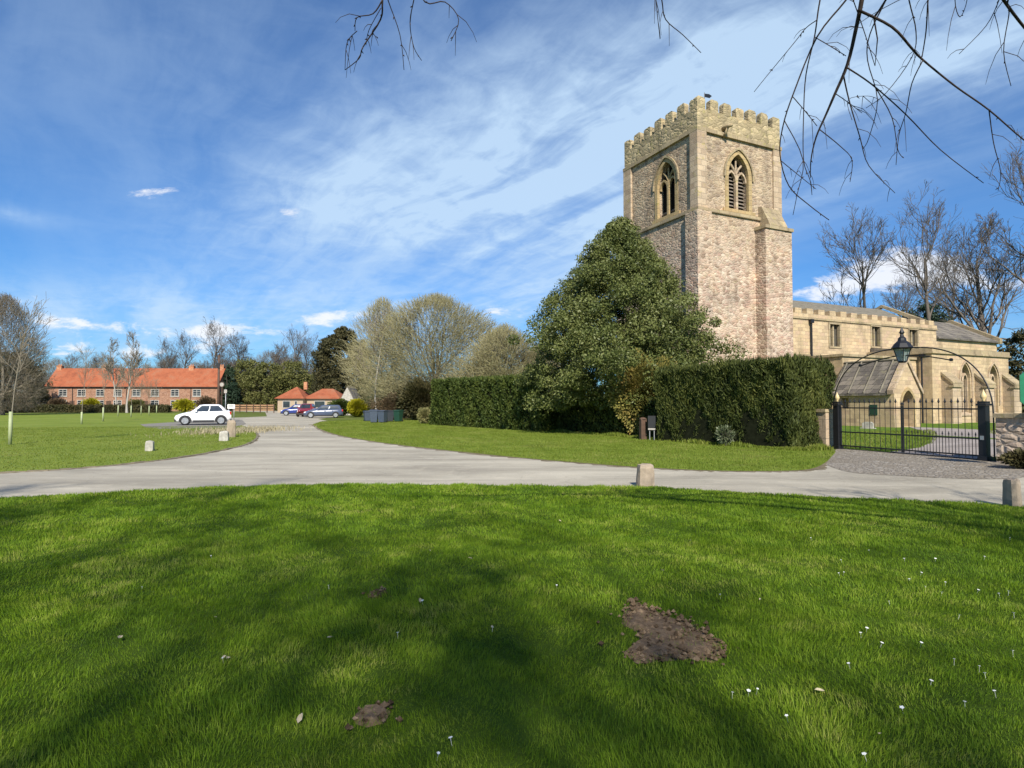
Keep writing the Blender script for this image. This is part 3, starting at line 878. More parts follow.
#@@PART2
# ------------------------------------------------------------------ church
CH = at(700, 403, 38.0); CH.z = 0
CHROT = R(25.5)
church = thing('church', 'old stone parish church with tall square battlemented tower', 'church', CH, CHROT)
def church_xy(e, n, z=0.0):
    c, s = math.cos(CHROT), math.sin(CHROT)
    return Vector((CH.x + e * c - n * s, CH.y + e * s + n * c, z))
def fS(n): return lambda a, d, z: (a, n - d, z)      # south-facing wall at n: along, outwards, up
def fW(e): return lambda a, d, z: (e - d, a, z)      # west-facing wall at e

GZ = 0.3   # churchyard level
TE, TN = 7.3, 7.6
tw = MB()
def ring(o, z): return [(-o, -o, z), (TE + o, -o, z), (TE + o, TN + o, z), (-o, TN + o, z)]
rings = ring(0.22, -0.3) + ring(0.20, 1.2) + ring(0.14, 1.32) + ring(0.12, 14.02) + ring(0.0, 14.16) + ring(0.0, 19.5)
fs = [(3, 2, 1, 0), (20, 21, 22, 23)]
for i in range(5):
    for j in range(4):
        fs.append((i * 4 + j, i * 4 + (j + 1) % 4, i * 4 + 4 + (j + 1) % 4, i * 4 + 4 + j))
tw._add(rings, fs)
tower = tw.build('tower', M['rubble'], church)
BW = [('W', 3.05), ('S', 3.52)]
cm = MB()
for side, a0 in BW:
    mb = MB(fW(0) if side == 'W' else fS(0))
    mb.prism(pointed(1.86, 16.75, 18.3, x0=a0, z0=14.55), -0.55, 0.3)
    n = len(cm.v); cm.v += mb.v; cm.f += [tuple(i + n for i in f) for f in mb.f]
cut(tower, cm)
for side, a0 in BW:
    fr = fW(0) if side == 'W' else fS(0)
    # surround of yellow dressed stone, hood mould
    mb = MB(fr)
    mb.strip(pointed(2.4, 16.75, 18.52, x0=a0, z0=14.3), pointed(1.80, 16.75, 18.27, x0=a0, z0=14.3), -0.18, 0.035)
    mb.box(a0 - 1.42, a0 + 1.42, -0.2, 0.10, 14.18, 14.5)
    mb.build('window_surround', M['dressed'], tower)
    mb = MB(fr)
    mb.strip(pointed(2.66, 16.75, 18.72, x0=a0, z0=16.6), pointed(2.44, 16.75, 18.55, x0=a0, z0=16.6), -0.05, 0.12)
    mb.build('hood_mould', M['string'], tower)
    # two lights and tracery
    mb = MB(fr)
    mb.box(a0 - 0.09, a0 + 0.09, -0.33, -0.13, 14.5, 17.0)
    for q in (-1, 1):
        o = pointed(0.86, 16.55, 17.2, 6, a0 + q * 0.45, 16.5); i_ = pointed(0.66, 16.55, 17.05, 6, a0 + q * 0.45, 16.5)
        mb.strip(o, i_, -0.32, -0.14)
        mb.tube([(a0 + q * 0.02, -0.23, 17.0), (a0 + q * 0.22, -0.23, 17.35), (a0 + q * 0.5, -0.23, 17.65)], 0.075, 6)
    mb.tube([(a0, -0.23, 17.0), (a0, -0.23, 17.9)], 0.06, 6)
    mb.build('window_tracery', M['dressed'] if side == 'W' else M['quoin'], tower)
    mb = MB(fr)
    z = 14.6
    while z < 17.6:
        hw = 0.9 if z < 16.8 else 0.9 - (z - 16.8) * 0.75
        if side == 'S' or z < 14.9:
            mb.hexa([(a0 - hw, -0.50, z + 0.14), (a0 + hw, -0.50, z + 0.14), (a0 + hw, -0.36, z), (a0 - hw, -0.36, z)],
                    [(a0 - hw, -0.50, z + 0.17), (a0 + hw, -0.50, z + 0.17), (a0 + hw, -0.36, z + 0.03), (a0 - hw, -0.36, z + 0.03)])
        z += 0.24
    if side == 'W':
        mb.box(a0 - 0.9, a0 + 0.9, -0.50, -0.44, 14.6, 15.0)
    mb.build('louvre', M['louvre'], tower)
    mb = MB(fr)
    mb.prism(pointed(1.84, 16.75, 18.28, x0=a0, z0=14.57), -0.545, -0.52)
    mb.build('dark_backing_panel', M['dark'], tower)  # backing panel; the darkness inside the belfry is put into its colour
# string courses
for z0, z1, o0, o1 in ((13.98, 14.2, 0.13, 0.24), (19.18, 19.42, 0.01, 0.17)):
    mb = MB()
    for (x0, x1, y0, y1) in ((-o1, TE + o1, -o1, -o0 + 0.1), (-o1, TE + o1, TN + o0 - 0.1, TN + o1), (-o1, -o0 + 0.1, -o0 + 0.1, TN + o0 - 0.1), (TE + o0 - 0.1, TE + o1, -o0 + 0.1, TN + o0 - 0.1)):
        mb.box(x0, x1, y0, y1, z0, z1)
    mb.build('string_course', M['string'], tower)
# parapet and merlons
mb = MB(); OV = 0.08; TH_ = 0.38
mb.box(-OV, TE + OV, -OV, -OV + TH_, 19.42, 20.68)
mb.box(-OV, TE + OV, TN + OV - TH_, TN + OV, 19.42, 20.68)
mb.box(-OV, -OV + TH_, -OV + TH_, TN + OV - TH_, 19.42, 20.68)
mb.box(TE + OV - TH_, TE + OV, -OV + TH_, TN + OV - TH_, 19.42, 20.68)
parapet = mb.build('parapet', M['parapet'], tower)
rm = random.Random(11)
mb = MB()
def merlon(along, L0, L1, side):
    j = rm.uniform(-0.05, 0.05); h = 21.42 + rm.uniform(-0.09, 0.09)
    c = rm.uniform(0.06, 0.14)
    poly = [(L0, 20.682), (L1, 20.682), (L1 + j * 0.3, h - c), (L1 - c, h), (L0 + c + j, h + 0.03), (L0, h - c * 0.8)]
    if side in 'SN':
        fr = fS(-OV + TH_) if side == 'S' else fS(TN + OV)
        b = MB(fr); b.prism(poly, 0.0, TH_)
    else:
        fr = fW(-OV + TH_) if side == 'W' else fW(TE + OV)
        b = MB(fr); b.prism(poly, 0.0, TH_)
    n = len(mb.v); mb.v.extend(b.v); mb.f.extend([tuple(i + n for i in f) for f in b.f])
NM = 7
for side, Lm in (('S', TE), ('N', TE), ('W', TN), ('E', TN)):
    tot = Lm + 2 * OV; w = tot / (NM + (NM - 1) * 0.62); g = w * 0.62
    for i in range(NM):
        a = -OV + i * (w + g)
        if side in 'WE' and i == 0: a0, a1 = a + TH_ + 0.003, a + w
        elif side in 'WE' and i == NM - 1: a0, a1 = a, a + w - TH_ - 0.003
        else: a0, a1 = a, a + w
        merlon(None, a0, a1, side)
mb.build('merlons', M['parapet'], tower)
mb = MB(); mb.box(0.3, TE - 0.3, 0.3, TN - 0.3, 19.6, 19.75); mb.build('tower_roof', M['lead'], tower)
# corner work: quoined pilasters and the south-east buttress
mb = MB()
for q in ((-0.16, 0.62, -0.16, 0.55, 14.21, 19.17), (-0.15, 0.75, TN - 0.75, TN + 0.15, -0.3, 19.17), (TE - 0.62, TE + 0.13, -0.13, 0.6, 14.21, 19.17)):
    mb = MB(); mb.box(*q); mb.build('quoins', M['quoin'], tower)
mb = MB()
mb = MB()
mb.prism_x([(-0.1, -0.3), (-0.1, 13.3), (-0.98, 13.25), (-0.98, -0.3)], 4.85, 7.32)
mb.build('buttress', M['rubble'], tower)
mb = MB(); mb.box(-0.36, 0.85, -0.32, 0.8, -0.3, 13.97)
mb.build('buttress', M['rubble'], tower)
for q in ((7.25, 8.5, 5.0, 7.5, -0.3, 12.0), (-1.0, -0.15, 5.9, 7.55, -0.3, 8.0)):
    mb = MB(); mb.box(*q); mb.build('buttress', M['rubble'], tower)
mb = MB()
mb = MB()
mb.box(4.76, 7.41, -1.08, -0.12, 13.252, 13.46)
mb.prism_x([(-0.02, 13.462), (-0.02, 15.0), (-0.3, 14.9), (-0.62, 14.25), (-0.95, 13.6), (-0.97, 13.462)], 5.3, 6.95)
mb.build('buttress_coping', M['string'], tower)
mb = MB()
mb.tube([(2.12, 0.0, 19.62), (2.12, -0.45, 19.72), (2.12, -0.85, 19.62)], [0.17, 0.14, 0.11], 7)
mb.tube([(2.12, -0.5, 19.6), (2.12, -0.3, 19.3), (2.12, -0.1, 19.15)], 0.09, 6)
mb.build('gargoyle', M['string'], tower, True)
mb = MB()
mb.lathe([(0.03, 0), (0.02, 2.6)], (1.3, 0.7, 19.7), 6)
mb.prism([(1.3, 22.0), (1.75, 22.02), (1.95, 22.2), (1.7, 22.28), (1.3, 22.22)], 0.69, 0.71)
mb.build('weathervane', M['iron'], church)

# nave with clerestory
NE, NW_ = 7.35, 25.2
mb = MB(); mb.box(NE, NW_, 0.0, 9.0, -0.3, 8.0)
nave = mb.build('nave', M['ashlar'], church)
cm = MB(fS(0))
CW = [(12.85, 1.15, 5.80, 7.42), (17.5, 1.05, 6.0, 7.5), (22.15, 1.15, 6.2, 7.5)]
for a, w, z0, z1 in CW: cm.box(a - w / 2, a + w / 2, -0.4, 0.2, z0, z1)
cut(nave, cm)
for a, w, z0, z1 in CW:
    mg = MB(fS(0)); mf = MB(fS(0))
    mg.box(a - w / 2 + 0.01, a + w / 2 - 0.01, -0.39, -0.30, z0 + 0.01, z1 - 0.01)
    mf.box(a - 0.06, a + 0.06, -0.28, -0.12, z0, z1)
    mf.box(a - w / 2 - 0.12, a - w / 2 + 0.05, -0.2, 0.03, z0, z1); mf.box(a + w / 2 - 0.05, a + w / 2 + 0.12, -0.2, 0.03, z0, z1)
    mf.box(a - w / 2 - 0.12, a + w / 2 + 0.12, -0.2, 0.05, z1, z1 + 0.14); mf.box(a - w / 2 - 0.12, a + w / 2 + 0.12, -0.2, 0.06, z0 - 0.12, z0)
    mg.build('window_glass', M['leaded'], nave); mf.build('window_frame', M['string'], nave)
mb = MB(fS(0)); mb.box(NE, NW_ + 0.1, -0.3, 0.09, 7.62, 7.74); mb.build('string_course', M['string'], nave)
mb = MB(fS(0)); mb.box(NE, NW_ + 0.1, -0.3, 0.07, 5.0, 5.14)
mb.build('string_course', M['string'], nave)
mb = MB(fS(0))
mb.box(NE, NW_ + 0.05, -0.35, 0.04, 7.742, 8.02)
nmer = 15; pit = (NW_ - NE) / nmer
for i in range(nmer):
    a = NE + 0.15 + i * pit
    mb.box(a, a + pit * 0.55, -0.35, 0.04, 8.022, 8.38 + rm.uniform(-0.02, 0.02))
mb.build('battlements', M['ashlar'], nave)
mb = MB(); mb.prism_x([(0.4, 7.9), (4.4, 9.95), (8.4, 7.9)], NE + 0.05, NW_ - 0.2); mb.build('roof', M['lead'], nave)
mb = MB(); mb.prism_x([(0.2, 7.95), (4.4, 10.1), (8.6, 7.95), (8.6, 8.3), (4.4, 10.36), (0.2, 8.3)], NW_ - 0.2, NW_ + 0.15); mb.build('gable_coping', M['string'], nave)
mb = MB(fS(0))
mb.tube([(10.2, 0.14, 0.3), (10.2, 0.14, 7.4)], 0.065, 8); mb.box(10.05, 10.35, 0.06, 0.26, 7.35, 7.62)
mb.build('drainpipe', M['iron'], nave)

# chancel behind the east end
mb = MB(); mb.box(25.36, 34.4, 0.15, 7.5, -0.3, 6.95); chancel = mb.build('chancel', M['ashlar'], church)
mb = MB(); mb.prism_x([(-0.1, 6.96), (-0.1, 7.1), (3.8, 9.2), (7.7, 7.1), (7.7, 6.96)], 25.37, 34.2); mb.build('roof', M['slate'], chancel)
mb = MB(); mb.prism_x([(-0.2, 6.9), (-0.2, 7.35), (3.8, 9.5), (7.8, 7.35), (7.8, 6.9)], 34.2, 34.6); mb.build('gable_coping', M['string'], chancel)

# south aisle
AN = -3.6
mb = MB(); mb.box(8.6, 16.35, AN, -0.05, -0.3, 4.7); aisle = mb.build('aisle', M['ashlar'], church)
mb = MB(); mb.prism_x([(-3.4, 4.7), (-0.06, 4.98), (-0.06, 4.75), (-3.4, 4.5)], 8.7, 16.3); mb.build('roof', M['lead'], aisle)
mb = MB(); mb.box(8.5, 16.3, AN - 0.12, AN + 0.3, 4.702, 4.86); mb.box(8.48, 8.75, AN + 0.3, -0.1, 4.702, 4.86); mb.build('coping', M['string'], aisle)

# south chapel
CE0, CE1, CN = 16.4, 25.95, -4.6
mb = MB(); mb.box(CE0, CE1, CN, -0.06, -0.3, 5.1)
chapel = mb.build('chapel', M['ashlar'], church)
CWIN = [(20.31, 1.2, 0.95, 3.4, 4.5), (23.87, 1.15, 0.95, 3.4, 4.5)]
cm = MB(fS(CN))
for a, w, z0, zs, za in CWIN: cm.prism(pointed(w, zs, za, x0=a, z0=z0), -0.45, 0.2)
cut(chapel, cm)
for a, w, z0, zs, za in CWIN:
    ms, mt, mg = MB(fS(CN)), MB(fS(CN)), MB(fS(CN))
    ms.strip(pointed(w + 0.44, zs, za + 0.24, x0=a, z0=z0 + 0.6), pointed(w + 0.2, zs, za + 0.1, x0=a, z0=z0 + 0.6), -0.05, 0.08)
    ms.hexa([(a - w / 2 - 0.1, -0.3, z0 - 0.15), (a + w / 2 + 0.1, -0.3, z0 - 0.15), (a + w / 2 + 0.1, 0.08, z0 - 0.15), (a - w / 2 - 0.1, 0.08, z0 - 0.15)],
            [(a - w / 2 - 0.1, -0.3, z0 + 0.12), (a + w / 2 + 0.1, -0.3, z0 + 0.12), (a + w / 2 + 0.1, 0.08, z0 - 0.02), (a - w / 2 - 0.1, 0.08, z0 - 0.02)])
    mt.box(a - 0.07, a + 0.07, -0.36, -0.16, z0, zs + 0.1)
    for q in (-1, 1):
        mt.strip(pointed(w / 2, zs - 0.1, zs + 0.45, 6, a + q * w / 4, z0), pointed(w / 2 - 0.16, zs - 0.1, zs + 0.33, 6, a + q * w / 4, z0), -0.35, -0.17)
    mt.tube([(a, -0.26, zs + 0.1), (a, -0.26, za - 0.1)], 0.06, 6)
    mg.prism(pointed(w - 0.02, zs, za - 0.01, x0=a, z0=z0 + 0.01), -0.445, -0.40)
    ms.build('window_surround', M['quoin'], chapel); mt.build('window_tracery', M['quoin'], chapel); mg.build('window_glass', M['leaded'], chapel)
mb = MB()
mb.box(CE0 - 0.13, CE1 + 0.13, CN - 0.13, CN + 0.35, 5.102, 5.22)
mb.box(CE0 - 0.13, CE0 + 0.3, CN + 0.35, -0.1, 5.102, 5.22)
mb.box(CE0 - 0.07, CE1 + 0.07, CN - 0.07, CN + 0.35, 5.222, 5.5)
mb.box(CE0 - 0.07, CE0 + 0.3, CN + 0.35, -0.1, 5.222, 5.5)
mb.build('cornice', M['string'], chapel)
mb = MB()
mb.prism_x([(CN + 0.36, 5.2), (CN + 0.36, 5.35), (-0.06, 5.85), (-0.06, 5.2)], CE0 + 0.35, CE1 - 0.05)
chroof = mb.build('roof', M['slate'], chapel)
for a in (17.9, 21.95, 25.55):
    mb = MB(); mc = MB(); w = 0.5
    mb.prism_x([(CN + 0.1, -0.3), (CN + 0.1, 3.72), (CN - 0.72, 2.98), (CN - 0.72, -0.3)], a - w, a + w)
    mc.prism_x([(CN + 0.0, 3.66), (CN + 0.0, 3.86), (CN - 0.80, 3.12), (CN - 0.80, 2.92)], a - w - 0.06, a + w + 0.06)
    mc.box(a - w - 0.08, a + w + 0.08, CN - 0.83, CN - 0.5, 2.78, 2.915)
    mb.build('buttress', M['quoin'], chapel); mc.build('buttress_coping', M['string'], chapel)
mb = MB(); mb.prism([(CE1 - 0.1, -0.3), (CE1 - 0.1, 3.7), (CE1 + 0.7, 3.0), (CE1 + 0.7, -0.3)], CN + 0.1, CN + 1.1); mb.build('buttress', M['quoin'], chapel)
mb = MB(fW(CE0))
mb.tube([(-4.0, 0.14, 0.3), (-4.0, 0.14, 4.9)], 0.06, 8); mb.box(-4.14, -3.86, 0.05, 0.24, 4.85, 5.09)
mb.build('drainpipe', M['iron'], chapel)

# porch
PE0, PE1, PS = 7.5, 9.95, -7.55
pm = (PE0 + PE1) / 2
mb = MB(); mb.prism([(PE0, -0.3), (PE0, 2.3), (pm, 4.05), (PE1, 2.3), (PE1, -0.3)], PS, AN - 0.01)
porch = mb.build('porch', M['ashlar'], church)
cm = MB(fS(PS)); cm.prism(pointed(1.05, 1.7, 2.42, x0=pm, z0=0.32), -1.5, 0.2)
cm2 = MB(fW(PE0)); cm2.box(-4.75, -4.25, -0.35, 0.2, 1.35, 2.0)
n = len(cm.v); cm.v += cm2.v; cm.f += [tuple(i + n for i in f) for f in cm2.f]
cut(porch, cm)
mb = MB()
for q in (-1, 1):
    xe = pm + q * (PE1 - PE0 + 0.36) / 2
    pl = [(pm, 4.08), (xe, 2.14), (xe, 2.28), (pm, 4.24)]
    mb.prism(pl if q > 0 else pl[::-1], PS + 0.28, AN - 0.05)
proof = mb.build('roof', M['slate'], porch)
mb = MB()
for q in (-1, 1):
    for i in range(4):
        y = PS + 0.75 + i * 0.98
        mb.tube([(pm + q * 0.05, y, 4.25), (pm + q * (PE1 - PE0 + 0.34) / 2, y, 2.31)], 0.045, 6)
mb.tube([(pm, PS + 0.2, 4.27), (pm, AN - 0.05, 4.27)], 0.07, 8)
mb.build('roof_rolls', M['lead'], porch)
mb = MB(fS(PS))
for q in (-1, 1):
    xe = pm + q * (PE1 - PE0 + 0.42) / 2
    pl = [(pm, 4.12), (xe, 2.2), (xe, 2.44), (pm, 4.42)]
    mb.prism(pl if q < 0 else pl[::-1], -0.28, 0.07)
mb.build('gable_coping', M['quoin'], porch)
mb = MB(fS(PS)); mb.strip(pointed(1.35, 1.7, 2.62, x0=pm, z0=0.3), pointed(1.07, 1.7, 2.44, x0=pm, z0=0.3), -0.1, 0.06); mb.build('door_surround', M['dressed'], porch)
mb = MB(fS(PS)); mb.prism(pointed(1.03, 1.7, 2.40, x0=pm, z0=0.33), -1.48, -1.38); mb.build('door', M['oak'], porch)
mb = MB(); mb.box(PE0 - 0.035, PE0 + 0.01, -6.55, -6.1, 1.0, 1.6); mb.build('notice_panel', M['bin_green'], porch)

# churchyard ground: rises a little from the gates
gl, gr = G(838, 449), G(985, 461)
gdir = (gl - gr).normalized(); gin = Vector((-gdir.y, gdir.x, 0)) * -1
if gin.x < 0: gin = -gin
def yz(s): return 0.016 + (GZ - 0.016) * min(1, max(0, s / 7.0)) ** 0.9
vs, fs_ = [], []
ss = [0.15, 1, 2, 3, 4, 5, 6, 7, 9, 14, 30, 70]
us = [-45, -25, -12, -6, -4, -2.5, -1, 0, 1.2, 2.5, 4, 6, 12, 25, 45]
gm = (gl + gr) / 2
for s in ss:
    for u_ in us:
        p = gm + gin * s + gdir * u_
        vs.append((p.x, p.y, yz(s)))
for i in range(len(ss) - 1):
    for j in range(len(us) - 1):
        a = i * len(us) + j
        fs_.append((a, a + len(us), a + len(us) + 1, a + 1))
me = bpy.data.meshes.new('churchyard'); me.from_pydata(vs, [], fs_); fix_normals(me)
tag(link('churchyard', me, M['yard']), 'grass inside the churchyard', None, None, 'structure')
# path from the gates to the chapel side and on eastwards
vs, fs_ = [], []
cl = [(0.12, -0.9, 1.45), (2, -0.6, 1.4), (4, 0.3, 1.4), (6, 1.5, 1.5), (8, 2.8, 1.6), (10, 4.2, 1.8), (12, 5.7, 2.0), (15, 8.0, 2.3)]
for s, u_, hw in cl:
    for q in (-1, 1):
        p = gm + gin * s + gdir * (u_ + q * hw)
        vs.append((p.x, p.y, yz(s) + 0.012))
for i in range(len(cl) - 1):
    fs_.append((2 * i, 2 * i + 1, 2 * i + 3, 2 * i + 2))
me = bpy.data.meshes.new('churchyard_path'); me.from_pydata(vs, [], fs_); fix_normals(me)
tag(link('churchyard_path', me, M['path']), 'gravel path through the churchyard', None, None, 'structure')
# grass inside
n = 30000
s_ = rng.uniform(0.2, 16, n); u_ = rng.uniform(-6, 7, n)
k = ~((np.abs(u_ - np.interp(s_, [c[0] for c in cl], [c[1] for c in cl])) < 1.3))
s_, u_ = s_[k], u_[k]
X = gm.x + gin.x * s_ + gdir.x * u_; Y = gm.y + gin.y * s_ + gdir.y * u_
blades('churchyard_grass', X, Y, np.array([yz(a) for a in s_]), rng.uniform(0.04, 0.11, len(X)), np.full(len(X), 0.02), M['blade_lt'], 0.5, 9, 'grass growing in the churchyard')
p = G(868, 429, 0.28)
t = thing('gravestone', 'small pale gravestone seen through the left gate leaf', 'gravestone', (p.x, p.y, 0.27), CHROT - math.pi / 2 + 0.15)
mb = MB(); mb.box(-0.36, 0.36, -0.14, 0.14, 0, 0.08); mb.build('plinth', M['whitestone'], t)
mb = MB(); mb.prism([(-0.28, 0.082), (0.28, 0.082), (0.28, 0.32), (0.16, 0.4), (-0.16, 0.4), (-0.28, 0.32)], -0.06, 0.06); mb.build('headstone', M['whitestone'], t)

# ------------------------------------------------------------------ gates with overthrow and lantern
gate = thing('churchyard_gate', 'black iron double gates under an arched overthrow with lantern', 'gate', (gm.x, gm.y, 0.0), math.atan2((gr - gl).y, (gr - gl).x))
GW = (gr - gl).length / 2
for q in (-1, 1):
    mb = MB(); w = 0.10
    mb.box(q * GW - w, q * GW + w, -w, w, 0.0, 1.62)
    mb.box(q * GW - w - 0.04, q * GW + w + 0.04, -w - 0.04, w + 0.04, 1.622, 1.68); mb.box(q * GW - w - 0.01, q * GW + w + 0.01, -w - 0.01, w + 0.01, 1.682, 1.75)
    mb.box(q * GW - w - 0.03, q * GW + w + 0.03, -w - 0.03, w + 0.03, -0.02, 0.14)
    post = mb.build('gate_post', M['iron'], gate)
    mb = MB(); mb.lathe([(0.05, 1.752), (0.035, 1.79), (0.075, 1.85), (0.085, 1.90), (0.06, 1.97), (0.02, 2.05), (0.006, 2.1)], (q * GW, 0, 0), 10)
    mb.build('finial', M['gold'], post, True)
    if q > 0:
        mb = MB(); mb.box(q * GW - 0.05, q * GW + 0.05, -w - 0.02, -w - 0.004, 0.62, 0.74); mb.build('lock_plate', M['rim'], post)
nb = 12
for q in (-1, 1):
    mb = MB()
    x0, x1 = q * (GW - 0.14), q * 0.03
    lo, hi = min(x0, x1), max(x0, x1)
    for zz_ in (0.12, 0.62, 1.50):
        mb.box(lo, hi, -0.022, 0.022, zz_, zz_ + 0.045)
    for i in range(nb + 1):
        x = lo + (hi - lo) * i / nb
        r = 0.024 if i in (0, nb) else 0.0095
        top = 1.62 if i in (0, nb) else 1.70
        mb.lathe([(r, 0.06), (r, top)], (x, 0.0, 0), 6)
        mb.lathe([(0.012, top), (0.034, top + 0.04), (0.022, top + 0.08), (0.003, top + 0.16)], (x, 0, 0), 6)
        if i < nb and q > 0:
            xm = x + (hi - lo) / nb / 2
            mb.lathe([(0.010, 0.13), (0.010, 0.72), (0.022, 0.75), (0.003, 0.84)], (xm, 0, 0), 6)
    mb.build('gate_leaf', M['iron'], gate)
# overthrow: outer hoop to the ground, flatter inner bow, ties
AHW = GW + 0.22
def hoop(t): return (AHW * math.copysign(abs(math.cos(t)) ** 0.80, math.cos(t)), 0.06, 1.35 + 2.18 * math.sin(t) ** 0.9)
outer = [(-AHW, 0.06, 0.02), (-AHW, 0.06, 0.7)] + [hoop(math.pi - math.pi * i / 32) for i in range(33)] + [(AHW, 0.06, 0.7), (AHW, 0.06, 0.02)]
mb = MB(); mb.tube(outer, 0.021, 8)
inner = [(x, 0.06, 3.02 + 0.26 * math.cos(x / 1.55 * math.pi / 2)) for x in np.linspace(-1.55, 1.55, 15)]
mb.tube(inner, 0.02, 6)
for x in (-1.55, 1.55):
    mb.lathe([(0.05, -0.03), (0.05, 0.03)], (x, 0.06, 3.04), 8, 'y')
mb.tube([(0, 0.06, 3.26), (0, 0.06, 3.6)], 0.03, 6)
mb.build('arch', M['iron'], gate)
mb = MB()
LX0 = 0.06
mb.lathe([(0.10, 3.04), (0.13, 3.08), (0.12, 3.1)], (0, LX0, 0), 4)
mb.lathe([(0.30, 3.50), (0.33, 3.54), (0.24, 3.68), (0.13, 3.78), (0.12, 3.86), (0.06, 3.92), (0.05, 4.0), (0.085, 4.05), (0.05, 4.12), (0.01, 4.24)], (0, LX0, 0), 8)
for i in range(4):
    a = math.pi / 4 + math.pi / 2 * i
    mb.tube([(0.125 * math.cos(a), LX0 + 0.125 * math.sin(a), 3.08), (0.25 * math.cos(a), LX0 + 0.25 * math.sin(a), 3.52)], 0.016, 5)
for i in range(4):
    a = math.pi / 2 * i
lan = mb.build('lantern', M['iron'], gate)
def pane():
    m, k, b = mat('lantern_glass')
    co = k.n('ShaderNodeTexCoord').outputs['Object']
    k.put(b.inputs['Base Color'], k.ramp(k.noise(co, 4, 2), [(0.3, (0.30, 0.38, 0.36)), (0.7, (0.55, 0.62, 0.6))]))
    b.inputs['Roughness'].default_value = 0.12
    b.inputs['Transmission Weight'].default_value = 0.55
    return m
M['lantern_glass'] = pane()
mb = MB(); mb.lathe([(0.115, 3.10), (0.235, 3.495)], (0, LX0, 0), 4); mb.build('lantern_glass', M['lantern_glass'], lan)
mb = MB(); mb.lathe([(0.03, 3.12), (0.03, 3.2), (0.055, 3.28), (0.04, 3.36)], (0, LX0, 0), 8); mb.build('bulb', M['sign_white'], lan)

# stone walls either side of the gates
def wall(name, label, a, b, h, th, coping=True, mt_='wallstone', ramp_to=None):
    d = (b - a); L = d.length
    t = thing(name, label, 'wall', a, math.atan2(d.y, d.x))
    h2 = ramp_to or h
    mb = MB()
    mb.hexa([(0, -th / 2, -0.05), (L, -th / 2, -0.05), (L, th / 2, -0.05), (0, th / 2, -0.05)], [(0, -th / 2, h), (L, -th / 2, h2), (L, th / 2, h2), (0, th / 2, h)])
    mb.build('masonry', M[mt_], t)
    if coping:
        mb = MB(); x = -0.03; r_ = random.Random(5)
        while x < L:
            w = r_.uniform(0.35, 0.6); zz_ = h + (h2 - h) * x / L; x2 = min(x + w, L + 0.03)
            mb.box(x, x2 - 0.012, -th / 2 - 0.05, th / 2 + 0.05, zz_ + 0.003, zz_ + 0.11 + r_.uniform(-0.015, 0.02)); x += w
        mb.build('coping', M['string'], t)
    return t
w0 = gr - gdir * 0.42
wall('boundary_wall', 'rubble churchyard wall running right from the gates', w0, w0 - gdir * 14, 1.28, 0.42, True, ramp_to=1.5)
w1 = gl + gdir * 0.34
wall('gate_pier', 'short pale stone wall end between hedge and gates', w1, w1 + gdir * 0.75, 1.35, 0.4, True, 'quoin')
#@@PART3
# ------------------------------------------------------------------ plants
def unit(v): return v / np.maximum(np.linalg.norm(v, axis=-1, keepdims=True), 1e-9)
def grow(P, Rr, n, t0, t1, lr, ang, npts, up, wig, rr, r, tip=0.25, end=False):
    nb, m, _ = P.shape
    idx = np.repeat(np.arange(nb), n)
    N_ = len(idx)
    t = r.uniform(t0, t1, N_)
    if end: t = np.where(np.arange(N_) % n == 0, 0.995, t)
    f = t * (m - 1); i0 = np.clip(f.astype(int), 0, m - 2); a = (f - i0)[:, None]
    pos = P[idx, i0] * (1 - a) + P[idx, i0 + 1] * a
    tan = unit(P[idx, i0 + 1] - P[idx, i0])
    rad = Rr[idx, i0] * (1 - a[:, 0]) + Rr[idx, i0 + 1] * a[:, 0]
    L = np.linalg.norm(np.diff(P, axis=1), axis=-1).sum(1)[idx]
    perp = unit(np.cross(tan, r.normal(size=(N_, 3))))
    an = np.abs(r.normal(ang, ang * 0.28, N_))[:, None]
    d = np.cos(an) * tan + np.sin(an) * perp
    ln = L * lr * (1 - 0.45 * (t - t0) / max(t1 - t0, 1e-6)) * r.uniform(0.65, 1.25, N_)
    step = (ln / (npts - 1))[:, None]
    pts = [pos]
    for _ in range(npts - 1):
        d = unit(d + np.array([0, 0, up]) + r.normal(size=(N_, 3)) * wig)
        pts.append(pts[-1] + d * step)
    Q = np.stack(pts, 1)
    r0 = np.minimum(rad * rr, rad * 0.95)
    Rq = r0[:, None] * np.linspace(1, tip, npts)[None]
    return Q, Rq
def tubes(name, sets, m, parent, rmin=0.0):
    Vs, Fs, off = [], [], 0
    for P, Rr, k in sets:
        nb, n, _ = P.shape
        T = np.gradient(P, axis=1); T = unit(T)
        ref = np.where(np.abs(T[:, :1, 2:3]) > 0.9, np.array([1.0, 0, 0]), np.array([0, 0, 1.0]))
        A = unit(np.cross(T, np.broadcast_to(ref, T.shape))); B = np.cross(T, A)
        an = 2 * np.pi * np.arange(k) / k
        Rm = np.maximum(Rr, rmin)[..., None, None]
        ringv = P[:, :, None, :] + Rm * (np.cos(an)[None, None, :, None] * A[:, :, None, :] + np.sin(an)[None, None, :, None] * B[:, :, None, :])
        Vs.append(ringv.reshape(-1, 3))
        ix = (np.arange(nb * n * k) + off).reshape(nb, n, k)
        Fs.append(np.stack([ix[:, :-1], np.roll(ix, -1, 2)[:, :-1], np.roll(ix, -1, 2)[:, 1:], ix[:, 1:]], -1).reshape(-1, 4))
        off += nb * n * k
    return link(name, np_mesh(name, np.concatenate(Vs), [np.concatenate(Fs)], True), m, parent)
